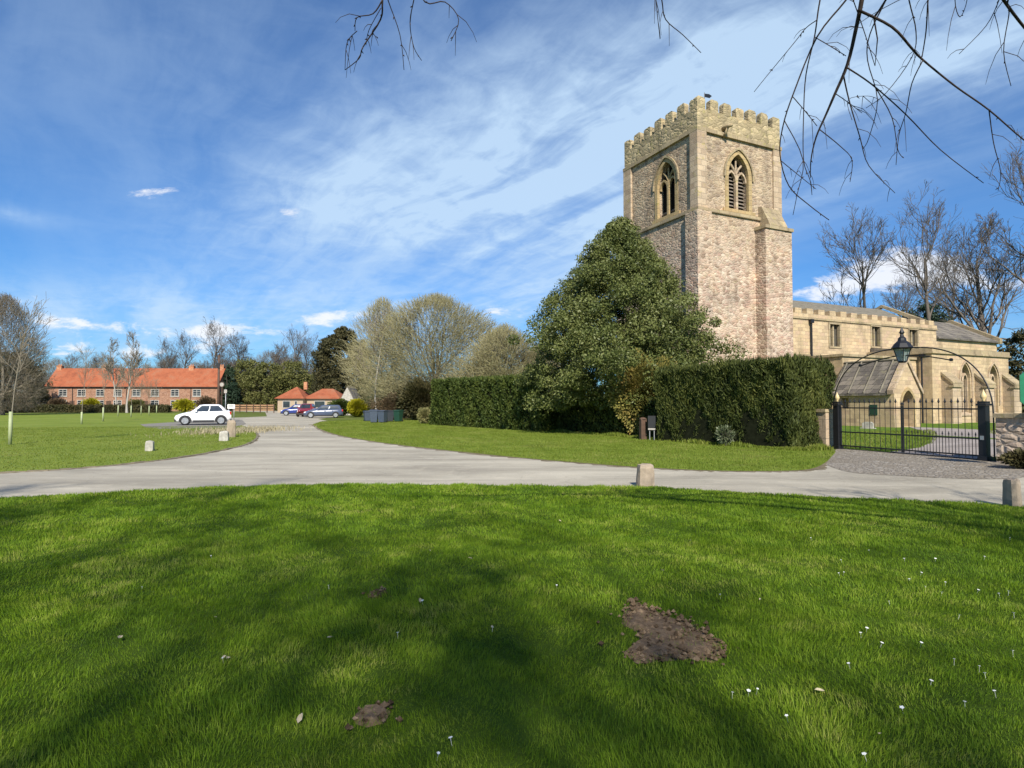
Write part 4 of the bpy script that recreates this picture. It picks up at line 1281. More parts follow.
def leaves(name, pos, m, parent, size=0.1, aspect=0.5, out=None, bias=None, seed=0, droop=0.0):
    r = np.random.default_rng(seed)
    n = len(pos)
    u = r.normal(size=(n, 3))
    if bias is not None: u = u * 0.6 + bias
    u = unit(u)
    w = unit(np.cross(u, r.normal(size=(n, 3))))
    if out is not None:   # leaf faces lie mostly square to the outward direction
        nn = unit(out + r.normal(size=(n, 3)) * 0.55)
        w = unit(np.cross(nn, u)); 
    s = (size * r.uniform(0.6, 1.4, n))[:, None]
    aspect = np.asarray(aspect).reshape(-1, 1)
    V = np.stack([pos - u * s * 0.5, pos + w * s * aspect * 0.5 - u * s * 0.05, pos + u * s * 0.5, pos - w * s * aspect * 0.5 - u * s * 0.05], 1).reshape(-1, 3)
    F = np.arange(n * 4).reshape(n, 4)
    return link(name, np_mesh(name, V, [F]), m, parent)

def trunk_line(h, r0, seed, lean=0.05, npts=9, top=0.25):
    r = np.random.default_rng(seed)
    p = np.zeros((npts, 3)); d = np.array([0, 0, 1.0]); lean_v = r.normal(size=2) * lean
    for i in range(1, npts):
        d = d + np.array([*(r.normal(size=2) * 0.07), 0]) + np.array([*lean_v, 0]) * 0.3; d /= np.linalg.norm(d)
        p[i] = p[i - 1] + d * h / (npts - 1)
    rad = r0 * (1 - (1 - top) * np.linspace(0, 1, npts) ** 0.9)
    rad[0] *= 1.35
    return p[None], rad[None]

def bare_tree(name, label, cat, loc, h, seed, m, group=None, fork=0.35, dens=1.0, spread=0.75, tw=0.012, up=0.10, rz=0, leaf=None, trunk_r=None, lim=0.5):
    r = np.random.default_rng(seed)
    t = thing(name, label, cat, loc, rz, group)
    P0, R0 = trunk_line(h * 0.78, trunk_r or h * 0.02, seed, 0.04, 9, 0.25)
    P1, R1 = grow(P0, R0, int(13 * dens), fork, 1.0, lim, spread, 8, up, 0.12, 0.55, r, 0.3, end=True)
    P2, R2 = grow(P1, R1, int(8 * dens), 0.15, 1.0, 0.60, 0.62, 6, up * 0.8, 0.15, 0.6, r, 0.35, end=True)
    P3, R3 = grow(P2, R2, int(6 * dens), 0.12, 1.0, 0.62, 0.6, 5, up * 0.6, 0.15, 0.65, r, 0.4, end=True)
    P4, R4 = grow(P3, R3, int(5 * dens), 0.1, 1.0, 0.7, 0.5, 3, 0.05, 0.14, 0.8, r, 0.6, end=True)
    tubes('trunk', [(P0, R0, 9)], m, t)
    tubes('crown', [(P1, R1, 6), (P2, np.maximum(R2, tw * 1.6), 4), (P3, np.maximum(R3, tw), 3), (P4, np.maximum(R4, tw * 0.8), 3)], m, t)
    if leaf:
        lm, cnt, size = leaf
        Q = np.concatenate([P4.reshape(-1, 3), P3[:, 2:].reshape(-1, 3)])
        Q = Q[r.integers(0, len(Q), cnt)] + r.normal(size=(cnt, 3)) * 0.12
        leaves('foliage', Q, lm, t, size, 0.5, seed=seed)
    return t

def leafy_tree(name, label, cat, loc, prof, seed, m, nclump, per, size, crad, trunk_r=0.2, group=None, rz=0, squash=1.0, wob=0.16, aspect=0.5, bark_='bark', shell=0.55, trunk=True, limbs=7):
    """prof: (height, radius) pairs of the crown outline"""
    r = np.random.default_rng(seed)
    t = thing(name, label, cat, loc, rz, group)
    zs = np.array([p[0] for p in prof]); rs = np.array([p[1] for p in prof])
    # clump centres: more where the outline is wide
    zz_ = r.uniform(zs[0], zs[-1], nclump * 4)
    rad = np.interp(zz_, zs, rs)
    k = r.uniform(0, rs.max(), len(zz_)) < rad + 0.15 * rs.max()
    zz_, rad = zz_[k][:nclump], rad[k][:nclump]
    an = r.uniform(0, 2 * np.pi, len(zz_))
    lump = 1 + wob * (np.sin(an * 3 + zz_ * 1.3 + seed) * 0.6 + np.sin(an * 5 - zz_ * 2.1) * 0.4 + r.normal(size=len(zz_)) * 0.35)
    q = np.sqrt(r.uniform(shell ** 2, 1, len(zz_)))
    C = np.stack([np.cos(an) * rad * q * lump, np.sin(an) * rad * q * lump * squash, zz_], -1)
    cr = crad * r.uniform(0.55, 1.3, len(C)) * (0.65 + 0.35 * rad / rs.max())
    d = unit(r.normal(size=(len(C), per, 3)))
    rr_ = cr[:, None, None] * (r.uniform(0.15, 1, (len(C), per, 1)) ** 0.45)
    pos = (C[:, None] + d * rr_ * np.array([1, 1, 0.8])).reshape(-1, 3)
    pos[:, 2] = np.maximum(pos[:, 2], 0.04)
    leaves('crown', pos, m, t, size, aspect, out=d.reshape(-1, 3) + np.array([0, 0, 0.35]), seed=seed)
    if trunk:
        H = zs[-1] * 0.8
        P0, R0 = trunk_line(H, trunk_r, seed, 0.03, 8, 0.2)
        P1, R1 = grow(P0, R0, limbs * 2, 0.15, 0.95, 0.55, 0.9, 6, 0.06, 0.12, 0.5, r)
        # keep limbs inside the crown
        rp = np.linalg.norm(P1[..., :2], axis=-1); lim = np.interp(P1[..., 2], zs, rs) * 0.85
        P1 = P1[(rp < lim + 0.2).all(1)]; R1 = R1[:len(P1)]
        sets = [(P0, R0, 8)]
        if len(P1): sets.append((P1, R1, 5))
        tubes('trunk', sets, M[bark_], t)
    return t

def hedge(name, label, a, b, depth, h, n, size, m, seed=0, aspect=0.3, batter=0.0, group=None, h2=None, lump=0.10, side=1, upb=0.9, shoots=0):
    """clipped hedge: front foot runs a -> b, body lies to the left of that line (side=1)"""
    r = np.random.default_rng(seed)
    d = b - a; L = d.length
    t = thing(name, label, 'hedge', (a.x, a.y, 0), math.atan2(d.y, d.x), group)
    h2 = h2 or h
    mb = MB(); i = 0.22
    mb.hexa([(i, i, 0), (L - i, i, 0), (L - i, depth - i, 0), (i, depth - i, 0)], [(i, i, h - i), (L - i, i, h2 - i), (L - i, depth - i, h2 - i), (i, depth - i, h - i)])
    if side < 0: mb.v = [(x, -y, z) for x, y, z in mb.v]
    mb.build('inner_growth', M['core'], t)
    areas = np.array([L * h, L * h, L * depth, depth * h, depth * h2])
    w = areas * np.array([1.35, 0.35, 1.0, 1.0, 1.0]); cnt = (n * w / w.sum()).astype(int)
    pos, nor = [], []
    for face, c in enumerate(cnt):
        u = r.uniform(0, 1, c); v = r.uniform(0, 1, c)
        if face == 0: p = np.stack([u * L, 0 * u, v], -1); nn = (0, -1, 0)
        if face == 1: p = np.stack([u * L, 0 * u + depth, v], -1); nn = (0, 1, 0)
        if face == 2: p = np.stack([u * L, v * depth, 0 * u + 1], -1); nn = (0, 0, 1)
        if face == 3: p = np.stack([0 * u, u * depth, v], -1); nn = (-1, 0, 0)
        if face == 4: p = np.stack([0 * u + L, u * depth, v], -1); nn = (1, 0, 0)
        pos.append(p); nor.append(np.broadcast_to(np.array(nn, float), p.shape))
    p = np.concatenate(pos); nn = np.concatenate(nor)
    hh = h + (h2 - h) * p[:, 0] / L
    p[:, 2] = p[:, 2] * hh
    k1 = np.sin(p[:, 0] * 2.3 + seed) * np.sin(p[:, 2] * 1.9 + p[:, 1]) + 0.6 * np.sin(p[:, 0] * 5.7 + p[:, 2] * 3.1 + p[:, 1] * 4) + 0.5 * np.sin(p[:, 0] * 11 - p[:, 2] * 7)
    off = k1 * lump * 0.6 - np.abs(r.normal(size=len(p))) * lump * 1.1
    p = p + nn * off[:, None]
    # soften the corners
    e0 = np.minimum(p[:, 0], L - p[:, 0]); ez = hh - p[:, 2]
    p[:, 2] -= np.clip(0.22 - np.abs(e0), 0, 0.22) * (p[:, 2] / hh) * 0.8
    mid = depth / 2
    p[:, 1] = mid + (p[:, 1] - mid) * (1 - batter * (1 - p[:, 2] / hh))
    p[:, 2] = np.maximum(p[:, 2], 0.03)
    if side < 0: p[:, 1] *= -1; nn = nn * np.array([1, -1, 1])
    bias = nn * 0.5 + np.array([0, 0, upb])
    if shoots:
        u, v = r.uniform(0, 1, shoots), r.uniform(0, 1, shoots) ** 1.6
        dens_ = 0.5 + 0.5 * np.sin(u * L * 3.1 + seed) * np.sin(u * L * 1.3)
        k = r.uniform(0, 1, shoots) < 0.25 + dens_
        u, v = u[k], v[k]; hs_ = r.uniform(0.02, 0.16, len(u)) * (0.5 + dens_[k])
        q = np.stack([u * L, (0.05 + v * 0.9) * depth * side, h + (h2 - h) * u + hs_ - 0.03], -1)
        aspect = np.concatenate([np.full(len(p), aspect), np.full(len(q), 0.16)]); size = np.concatenate([np.full(len(p), size), np.full(len(q), 0.26)])
        p = np.concatenate([p, q]); nn = np.concatenate([nn, r.normal(size=(len(q), 3))]); bias = np.concatenate([bias, np.tile(np.array([[0, 0, 2.6]]), (len(q), 1))])
    leaves('foliage', p, m, t, size, aspect, out=nn, bias=bias, seed=seed + 1)
    return t

def bush(name, label, cat, loc, rx, ry, h, n, size, m, seed=0, aspect=0.5, group=None, rz=0, foot=0.5, lump=0.12):
    """rounded shrub, leaves in a shell with a twiggy heart"""
    r = np.random.default_rng(seed); n = n * 2
    t = thing(name, label, cat, loc, rz, group)
    d = unit(r.normal(size=(n, 3)))
    z = d[:, 2] * 0.5 + 0.5
    k1 = 1 + lump * (np.sin(d[:, 0] * 7 + seed) + np.sin(d[:, 1] * 8 + d[:, 2] * 5)) * 0.7
    q = (r.uniform(0.02, 1, n) ** 0.5) * k1
    prof = np.where(z < 0.35, foot + (1 - foot) * (z / 0.35), 1.0)
    p = np.stack([d[:, 0] * rx * q * prof, d[:, 1] * ry * q * prof, np.clip((0.5 + (z - 0.5) * q) * h, 0.03, None)], -1)
    leaves('foliage', p, m, t, size, aspect, out=d + np.array([0, 0, 0.3]), seed=seed)
    mb = MB()
    for i in range(7):
        a = i * 0.9
        mb.tube([(0.05 * math.cos(a), 0.05 * math.sin(a), -0.02), (0.25 * rx * math.cos(a), 0.25 * ry * math.sin(a), h * 0.4), (0.55 * rx * math.cos(a), 0.55 * ry * math.sin(a), h * 0.75)], 0.03, 5, 0.008)
    mb.build('stems', M['bark_dark'], t)
    return t

# --- big holly beside the tower
leafy_tree('holly_tree', 'large dense glossy evergreen tree rising above the hedges left of the tower', 'tree', (6.15, 34.2, 0), [(1.6, 3.9), (2.6, 5.2), (3.8, 5.55), (5.2, 5.1), (6.6, 4.45), (8.0, 3.6), (9.4, 2.55), (10.6, 1.6), (11.5, 0.85), (12.2, 0.25)], 21, M['holly'], 1150, 200, 0.13, 0.62, 0.3, wob=0.22, aspect=0.55, shell=0.4)
# --- hedges
ha, hb = Vector((6.35, 26.95, 0)), G(788, 450.5)
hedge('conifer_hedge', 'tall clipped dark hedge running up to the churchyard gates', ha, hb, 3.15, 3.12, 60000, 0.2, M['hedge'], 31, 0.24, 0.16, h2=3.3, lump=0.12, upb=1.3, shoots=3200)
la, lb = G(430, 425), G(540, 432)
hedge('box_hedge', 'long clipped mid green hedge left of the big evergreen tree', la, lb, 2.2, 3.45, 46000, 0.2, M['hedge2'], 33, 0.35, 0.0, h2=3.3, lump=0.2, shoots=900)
ma, mb_ = G(540, 432.5), G(655, 441)
hv = (mb_ - ma).normalized(); hn = Vector((-hv.y, hv.x, 0))
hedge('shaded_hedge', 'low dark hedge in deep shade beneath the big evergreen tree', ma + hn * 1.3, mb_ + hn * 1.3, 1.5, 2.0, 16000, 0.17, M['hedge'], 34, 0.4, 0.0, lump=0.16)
g = G(640, 437)
bush('ivy_shrub', 'tall yellowish tangled shrub at the left end of the dark hedge', 'shrub', (g.x + 0.25, g.y - 0.1, 0), 1.65, 0.9, 4.1, 11000, 0.13, M['ivy'], 41, 0.6, foot=0.9, lump=0.2)
g = G(606, 434)
bush('spotted_shrub', 'low leafy green shrub at the foot of the big evergreen tree', 'shrub', (g.x, g.y + 0.7, 0), 1.1, 0.8, 1.7, 4500, 0.13, M['hedge2'], 42, 0.6, foot=0.9, lump=0.2)
g = G(731, 446)
bush('variegated_shrub', 'small pale variegated shrub at the foot of the dark hedge', 'shrub', (g.x - 0.25, g.y - 0.1, 0), 0.42, 0.3, 0.85, 500, 0.10, M['pale_leaf'], 43, 0.5, foot=0.7)
g = G(783, 447)
bush('dark_shrub', 'low dark green shrub at the foot of the hedge near the gates', 'shrub', (g.x - 0.1, g.y - 0.2, 0), 0.8, 0.4, 1.0, 1500, 0.13, M['hedge'], 44, 0.6, foot=0.8)
# undergrowth along the hedge foot
r = np.random.default_rng(8)
foot_line = [G(a, b) for a, b in ((536, 430.5), (600, 435), (655, 440), (720, 445.5), (800, 451), (826, 450))]
fx = np.concatenate([np.linspace(foot_line[i].x, foot_line[i + 1].x, 900) for i in range(5)]); fy = np.concatenate([np.linspace(foot_line[i].y, foot_line[i + 1].y, 900) for i in range(5)])
fx = fx + r.normal(size=len(fx)) * 0.15; fy = fy + r.normal(size=len(fy)) * 0.15
fh = 0.10 + 0.13 * np.abs(np.sin(fx * 2.7) * np.sin(fx * 1.1 + 2)) * r.uniform(0.5, 1.4, len(fx))
blades('long_grass', fx, fy, np.full(len(fx), 0.01), fh, np.full(len(fx), 0.035), M['blade_lt'], 0.5, 10, 'uncut grass along the foot of the hedges')
g = G(829, 447)
t = thing('daffodil_clump', 'clump of yellow daffodils by the left gate post', 'flowers', (g.x, g.y - 0.05, 0.01))
mb = MB()
mf = MB()
for i in range(14):
    a, q = random.uniform(0, 6.28), random.uniform(0, 0.2)
    x, y, hh = q * math.cos(a), q * math.sin(a), random.uniform(0.22, 0.36)
    mb.tube([(x * 0.6, y * 0.6, 0), (x, y, hh * 0.7), (x * 1.2, y * 1.2, hh)], 0.008, 4, 0.004)
    mf.lathe([(0.012, hh - 0.01), (0.055, hh + 0.015), (0.02, hh + 0.03), (0.03, hh + 0.055)], (x * 1.2, y * 1.2, 0), 6)
mb.build('stems', M['lime_leaf'], t); mf.build('blooms', M['flower_y'], t)
# ivy on the wall beyond the right gate post, dark growth at its foot
p = w0 - gdir * 1.05
t = bush('ivy_clump', 'dark ivy clump growing on the wall top right of the gates', 'plant', (p.x, p.y, 1.36), 0.38, 0.26, 0.34, 500, 0.09, M['hedge'], 45, 0.7, foot=0.9)
p = G(1030, 470)
bush('dark_bush', 'low dark bush at the foot of the churchyard wall', 'shrub', (p.x + 0.1, p.y + 0.2, 0), 0.6, 0.4, 0.5, 1200, 0.09, M['yew'], 46, 0.6, foot=0.8)

# --- broad olive twigged trees in the middle distance
def twig_dome(name, label, loc, prof, n, seed, m, leaf, nleaf, rz=0, ln=(0.5, 1.25), lsize=0.085, trunk_r=0.3, group='olive trees in bud'):
    """round headed tree in bud: limbs inside, thousands of fine shoots filling the crown"""
    r = np.random.default_rng(seed)
    t = thing(name, label, 'tree', loc, rz, group)
    zs = np.array([p[0] for p in prof]); rs = np.array([p[1] for p in prof])
    P0, R0 = trunk_line(zs[-1] * 0.72, trunk_r, seed, 0.03, 9, 0.2)
    P1, R1 = grow(P0, R0, 15, 0.12, 1.0, 0.75, 0.85, 8, 0.07, 0.12, 0.55, r, 0.3, end=True)
    P2, R2 = grow(P1, R1, 8, 0.15, 1.0, 0.55, 0.7, 6, 0.06, 0.14, 0.6, r, 0.35, end=True)
    def keep(P, Rr, f):
        k = (np.linalg.norm(P[..., :2], axis=-1) < np.interp(P[..., 2], zs, rs) * f).all(1)
        return P[k], Rr[k]
    P1, R1 = keep(P1, R1, 0.97); P2, R2 = keep(P2, R2, 1.0)
    tubes('trunk', [(P0, R0, 9), (P1, R1 * 1.2, 6), (P2, np.maximum(R2, 0.028), 4)], M['bark_mid'] if m is M['bark_olive'] else m, t)
    z = r.uniform(zs[0], zs[-1], n * 4); rad = np.interp(z, zs, rs)
    k = r.uniform(0, rs.max(), len(z)) < rad + 0.1 * rs.max()
    z, rad = z[k][:n], rad[k][:n]; an = r.uniform(0, 2 * np.pi, len(z))
    lump = 1 + 0.10 * np.sin(an * 4 + z * 0.9 + seed) + 0.08 * np.sin(an * 9 - z * 1.7) + 0.06 * r.normal(size=len(z))
    q = np.sqrt(r.uniform(0.12, 1, len(z)))
    # thin places: leave out shoots where a slow wave is low
    C = np.stack([np.cos(an) * rad * q * lump, np.sin(an) * rad * q * lump, z], -1)
    wave = np.sin(C[:, 0] * 1.1 + seed) + np.sin(C[:, 2] * 1.3 + C[:, 1] * 0.9) + np.sin(C[:, 0] * 0.7 - C[:, 2] * 0.9 + 2)
    C = C[wave + r.normal(size=len(C)) * 0.8 > -0.9]
    d = unit(unit(C * np.array([1, 1, 0.4]) - np.array([0, 0, zs[-1] * 0.15])) + np.array([0, 0, 0.55]) + r.normal(size=C.shape) * 0.45)
    L = r.uniform(ln[0], ln[1], len(C))[:, None]
    bend = r.normal(size=C.shape) * 0.12
    P = np.stack([C - d * L * 0.5, C + bend * L, C + d * L * 0.5 + bend * L * 0.5], 1)
    Rr = np.repeat(np.array([[0.016, 0.013, 0.008]]), len(C), 0)
    tubes('shoots', [(P, Rr, 3)], m, t)
    idx_ = r.integers(0, len(C), nleaf); f = r.uniform(0, 1, nleaf)[:, None]
    Q = P[idx_, 1] * (1 - f) + P[idx_, 2] * f + r.normal(size=(nleaf, 3)) * 0.05
    leaves('buds', Q, leaf, t, lsize, 0.5, seed=seed)
    return t
DOME = [(1.2, 5.5), (3, 8.0), (5.5, 9.2), (8, 8.7), (10, 7.0), (11.8, 4.6), (13, 2.0), (13.5, 0.3)]
twig_dome('willow_tree', 'broadest olive twigged tree above the left hedge, just in bud', at(436, 403, 66).xy.to_3d(), DOME, 27000, 51, M['bark_olive'], M['catkin'], 52000)
twig_dome('willow_tree', 'greyer twigged tree left of the broadest one, above the bins', at(382, 403, 74).xy.to_3d(), [(1.5, 2.6), (4, 4.2), (8, 4.6), (11, 3.6), (13.2, 2.0), (14.6, 0.4)], 8500, 52, M['bark_olive'], M['catkin'], 9000, trunk_r=0.22)
twig_dome('willow_tree', 'lower olive twigged tree between the left hedge and the big evergreen', at(505, 403, 61).xy.to_3d(), [(1.0, 4.8), (3, 6.0), (5.5, 5.6), (7.5, 4.0), (9.0, 1.4), (9.4, 0.2)], 17000, 53, M['bark_olive'], M['catkin'], 30000, trunk_r=0.2)
twig_dome('willow_tree', 'small olive twigged tree half hidden behind the big evergreen', at(543, 403, 62).xy.to_3d(), [(1.0, 3.2), (3, 4.2), (5, 4.0), (6.6, 2.4), (7.6, 0.4)], 9000, 54, M['bark_olive'], M['catkin'], 18000, trunk_r=0.16)
b1 = bare_tree('birch_tree', 'white stemmed birch with bare twigs beside the olive trees', 'tree', at(376, 403, 62).xy.to_3d(), 11.5, 55, M['bark_birch'], None, 0.3, 0.8, 0.5, 0.014, 0.12, trunk_r=0.11, lim=0.4)
# crown twigs of the birch are darker than its stem
[c for c in KIDS[b1.name] if c.name.startswith('crown')][0].data.materials[0] = M['bark_grey']
leafy_tree('yew_tree', 'tall rounded dark evergreen behind the red roofed bungalow', 'tree', at(342, 403, 126).xy.to_3d(), [(0.4, 4.6), (4, 6.2), (8, 6.4), (12, 5.6), (15, 3.8), (17, 1.5), (17.4, 0.3)], 57, M['yew'], 520, 110, 0.42, 1.15, 0.35, wob=0.04)

# --- bare trees: three models, copied
ta = bare_tree('bare_tree', 'tall bare tree in the middle of the group behind the church', 'tree', at(931, 403, 80).xy.to_3d(), 27.0, 61, M['bark_mid'], 'bare trees behind the church', 0.3, 0.95, 0.6, 0.017, 0.16, trunk_r=0.45, lim=0.52)
tb = bare_tree('bare_tree', 'bare tree nearest the tower behind the nave roof', 'tree', at(872, 403, 78).xy.to_3d(), 25.0, 62, M['bark_mid'], 'bare trees behind the church', 0.28, 0.95, 0.62, 0.017, 0.15, trunk_r=0.38, lim=0.5)
tc = bare_tree('bare_tree', 'big bare tree at the right above the chapel', 'tree', at(994, 403, 60).xy.to_3d(), 23.5, 63, M['bark_mid'], 'bare trees behind the church', 0.25, 1.0, 0.66, 0.015, 0.14, trunk_r=0.45, lim=0.48)
def clone(src, pxx, Y, s, rz, lab, group, sw=1.0):
    o = copy_tree(src); o.location = at(pxx, 403, Y).xy.to_3d(); o.scale = (s * sw, s * sw, s); o.rotation_euler.z = rz; o['label'] = lab; o['group'] = group
    return o
clone(ta, 1032, 58, 0.95, 2.2, 'bare tree at the right edge of the photo with upswept limbs', 'bare trees behind the church')
clone(tb, 968, 88, 0.72, 4.0, 'lower slanting bare tree between the two big ones behind the chapel', 'bare trees behind the church')
clone(tb, 900, 96, 0.95, 3.1, 'low distant bare tree between the two bare trees nearest the tower', 'bare trees behind the church')
clone(ta, 960, 98, 0.95, 5.0, 'bare tree filling the gap above the chapel roof, farther off', 'bare trees behind the church')
clone(tb, 1075, 70, 1.05, 1.0, 'bare tree standing beyond the right end of the church', 'bare trees behind the church')
# left edge
le = twig_dome('bushy_tree', 'tall bushy grey twigged tree at the left edge beside the terrace', at(2, 403, 84).xy.to_3d(), [(0.6, 3.6), (3, 5.0), (7, 5.4), (11, 4.6), (14, 3.0), (16.4, 1.0), (16.8, 0.2)], 17000, 64, M['bark_grey'], M['brownleaf'], 16000, group=None, lsize=0.12)
clone(le, -62, 92, 1.1, 2.0, 'bushy grey tree beyond the left end of the terrace', 'bushy trees by the terrace')
leafy_tree('dark_tree', 'black green evergreens left of the terrace end', 'tree', at(6, 403, 112).xy.to_3d(), [(0.3, 5.5), (3, 6.5), (6, 6), (9, 4.5), (11, 2)], 66, M['yew'], 240, 70, 0.45, 1.5, 0.3, wob=0.15)
bt = bare_tree('tall_birch', 'tall slim pale barked birch in front of the terrace', 'tree', at(127, 403, 104).xy.to_3d(), 14.0, 67, M['bark_birch'], 'tall birches before the terrace', 0.35, 0.95, 0.5, 0.02, 0.16, trunk_r=0.17, lim=0.4)
[c for c in KIDS[bt.name] if c.name.startswith('crown')][0].data.materials[0] = M['bark_grey']
clone(bt, 116, 110, 0.95, 2.5, 'tall slim birch just left of the pale barked one', 'tall birches before the terrace')
rb = random.Random(12)
src = [ta, tb, tc]
for pxx, Y, s in [(-40, 160, 0.75), (40, 158, 0.55), (62, 175, 0.55), (84, 165, 0.5), (104, 170, 0.55), (150, 170, 0.55), (168, 165, 0.58), (186, 172, 0.62), (202, 160, 0.6), (216, 165, 0.66), (232, 158, 0.62), (246, 170, 0.66), (262, 165, 0.6), (278, 172, 0.68), (292, 160, 0.62), (304, 175, 0.62), (318, 168, 0.5)]:
    clone(rb.choice(src), pxx, Y, 1.22 * s * rb.uniform(0.94, 1.06), rb.uniform(0, 6.28), 'leafless tree in the far tree line beyond the houses', 'far tree line', 1.15)
fw = twig_dome('far_tree', 'round headed leafless tree in the far tree line', at(55, 403, 168).xy.to_3d(), [(0.5, 5), (4, 7), (8, 7), (11, 5), (13.5, 1.5), (14, 0.3)], 9000, 56, M['bark_grey'], M['brownleaf'], 3000, ln=(0.8, 1.8), lsize=0.14, group='far tree line')
for pxx, Y, s_ in ((88, 172, 0.9), (112, 175, 1.0), (146, 170, 0.85), (170, 176, 1.0), (196, 168, 0.95), (222, 174, 1.05), (244, 170, 1.1), (268, 176, 1.15), (294, 170, 1.1), (316, 176, 0.95), (30, 172, 0.85), (336, 172, 0.9)):
    clone(fw, pxx, Y, s_ * rb.uniform(0.92, 1.08), rb.uniform(0, 6.28), 'round headed leafless tree in the far tree line', 'far tree line', 1.1)
# far woodland edge
o1 = leafy_tree('olive_tree', 'olive green tree left of the bungalow', 'tree', at(268, 403, 132).xy.to_3d(), [(0.3, 3.5), (3, 5.2), (6, 5), (8.5, 3.6), (10.4, 1.2)], 71, M['olive'], 220, 70, 0.42, 1.2, 0.25, wob=0.2)
for pxx, Y, s, lab in ((247, 138, 1.1, 'olive green tree behind the low brown fence'), (291, 136, 1.05, 'olive green tree right behind the bungalow roof'), (318, 150, 0.85, 'olive green tree between bungalow and dark evergreen')):
    clone(o1, pxx, Y, s, rb.uniform(0, 6), lab, None)
leafy_tree('spruce_tree', 'narrow dark spruce by the right end of the terrace', 'tree', at(229, 403, 128).xy.to_3d(), [(0.3, 2.6), (2, 2.5), (5, 1.7), (8, 0.9), (10, 0.2)], 72, M['pine'], 150, 70, 0.35, 0.7, 0.15)
pn = leafy_tree('pine_tree', 'dark pine behind the nave roof between bare trees', 'tree', at(926, 403, 92).xy.to_3d(), [(6, 1.5), (9, 4.0), (12, 4.2), (14.5, 3.2), (17, 1.0)], 73, M['pine'], 120, 80, 0.4, 1.2, 0.3, wob=0.3)
clone(pn, 958, 84, 0.72, 2.0, 'lower dark pine behind the chapel roof', None)
clone(pn, 905, 100, 0.9, 4.0, 'dark pine half hidden by the nave roof', None)
leafy_tree('yew_tree', 'dark evergreen at the right edge beyond the chapel', 'tree', at(1035, 403, 56).xy.to_3d(), [(0.3, 3.5), (2.5, 4.2), (5, 4.0), (7, 2.8), (8.4, 0.8)], 74, M['yew'], 200, 90, 0.28, 0.9, 0.3, wob=0.15)

for a, Y, rx, h, sd_, lab in ((386, 80, 4.0, 5.0, 131, 'olive thicket left of the wheelie bins'), (418, 78, 4.0, 5.6, 132, 'olive thicket just left of the clipped hedge'), (452, 76, 4.5, 6.0, 133, 'olive thicket rising behind the middle of the left hedge'), (500, 74, 4.5, 6.4, 134, 'olive thicket rising behind the right part of the left hedge'), (545, 74, 4.5, 6.6, 135, 'olive thicket close behind the big evergreen')):
    p = at(a, 403, Y)
    bush('thicket', lab, 'shrub', (p.x, Y, 0), rx, 2.5, h, 5000, 0.22, M['catkin'], sd_, 0.25, foot=0.9, lump=0.2)
# --- shrubs round the bins and bungalow
g = G(355, 417.3)
bush('golden_conifer', 'bright yellow rounded conifer near the parked cars', 'shrub', (g.x, g.y + 1, 0), 1.25, 1.2, 2.25, 3500, 0.2, M['gold_leaf'], 81, 0.5, foot=0.6, lump=0.05)
g = G(366, 416.5)
bush('lime_shrub', 'bright green shrub just right of the yellow conifer', 'shrub', (g.x + 0.3, g.y + 2.2, 0), 1.3, 1.2, 2.6, 3000, 0.2, M['lime_leaf'], 82, 0.5, foot=0.8)
g = G(336, 416.5)
bush('green_shrub', 'dark green shrub left of the yellow conifer', 'shrub', (g.x, g.y + 2.0, 0), 1.7, 1.2, 2.2, 3000, 0.22, M['hedge2'], 83, 0.5, foot=0.8)
g = G(402, 421)
bush('twiggy_shrub', 'brown twiggy shrub behind the wheelie bins', 'shrub', (g.x - 1.2, g.y + 2.4, 0), 2.3, 1.2, 2.6, 4500, 0.17, M['brownleaf'], 84, 0.3, foot=0.9, lump=0.2)
g = G(414, 422)
bush('laurel_shrub', 'big dark evergreen shrub between the bins and left hedge', 'shrub', (g.x, g.y + 5, 0), 2.6, 1.8, 4.0, 6000, 0.24, M['yew'], 85, 0.5, foot=0.9, lump=0.18)
g = G(388, 420)
bush('laurel_shrub', 'dark evergreen shrub behind the brown twiggy one', 'shrub', (g.x, g.y + 6, 0), 2.4, 1.8, 3.8, 5000, 0.24, M['yew'], 86, 0.5, foot=0.9, lump=0.18)
g = G(425, 424)
bush('dry_shrub', 'straw coloured dry shrub at the left end of the hedge', 'shrub', (g.x - 0.1, g.y + 0.3, 0), 0.65, 0.6, 1.35, 1500, 0.16, M['catkin'], 87, 0.3, foot=0.8)

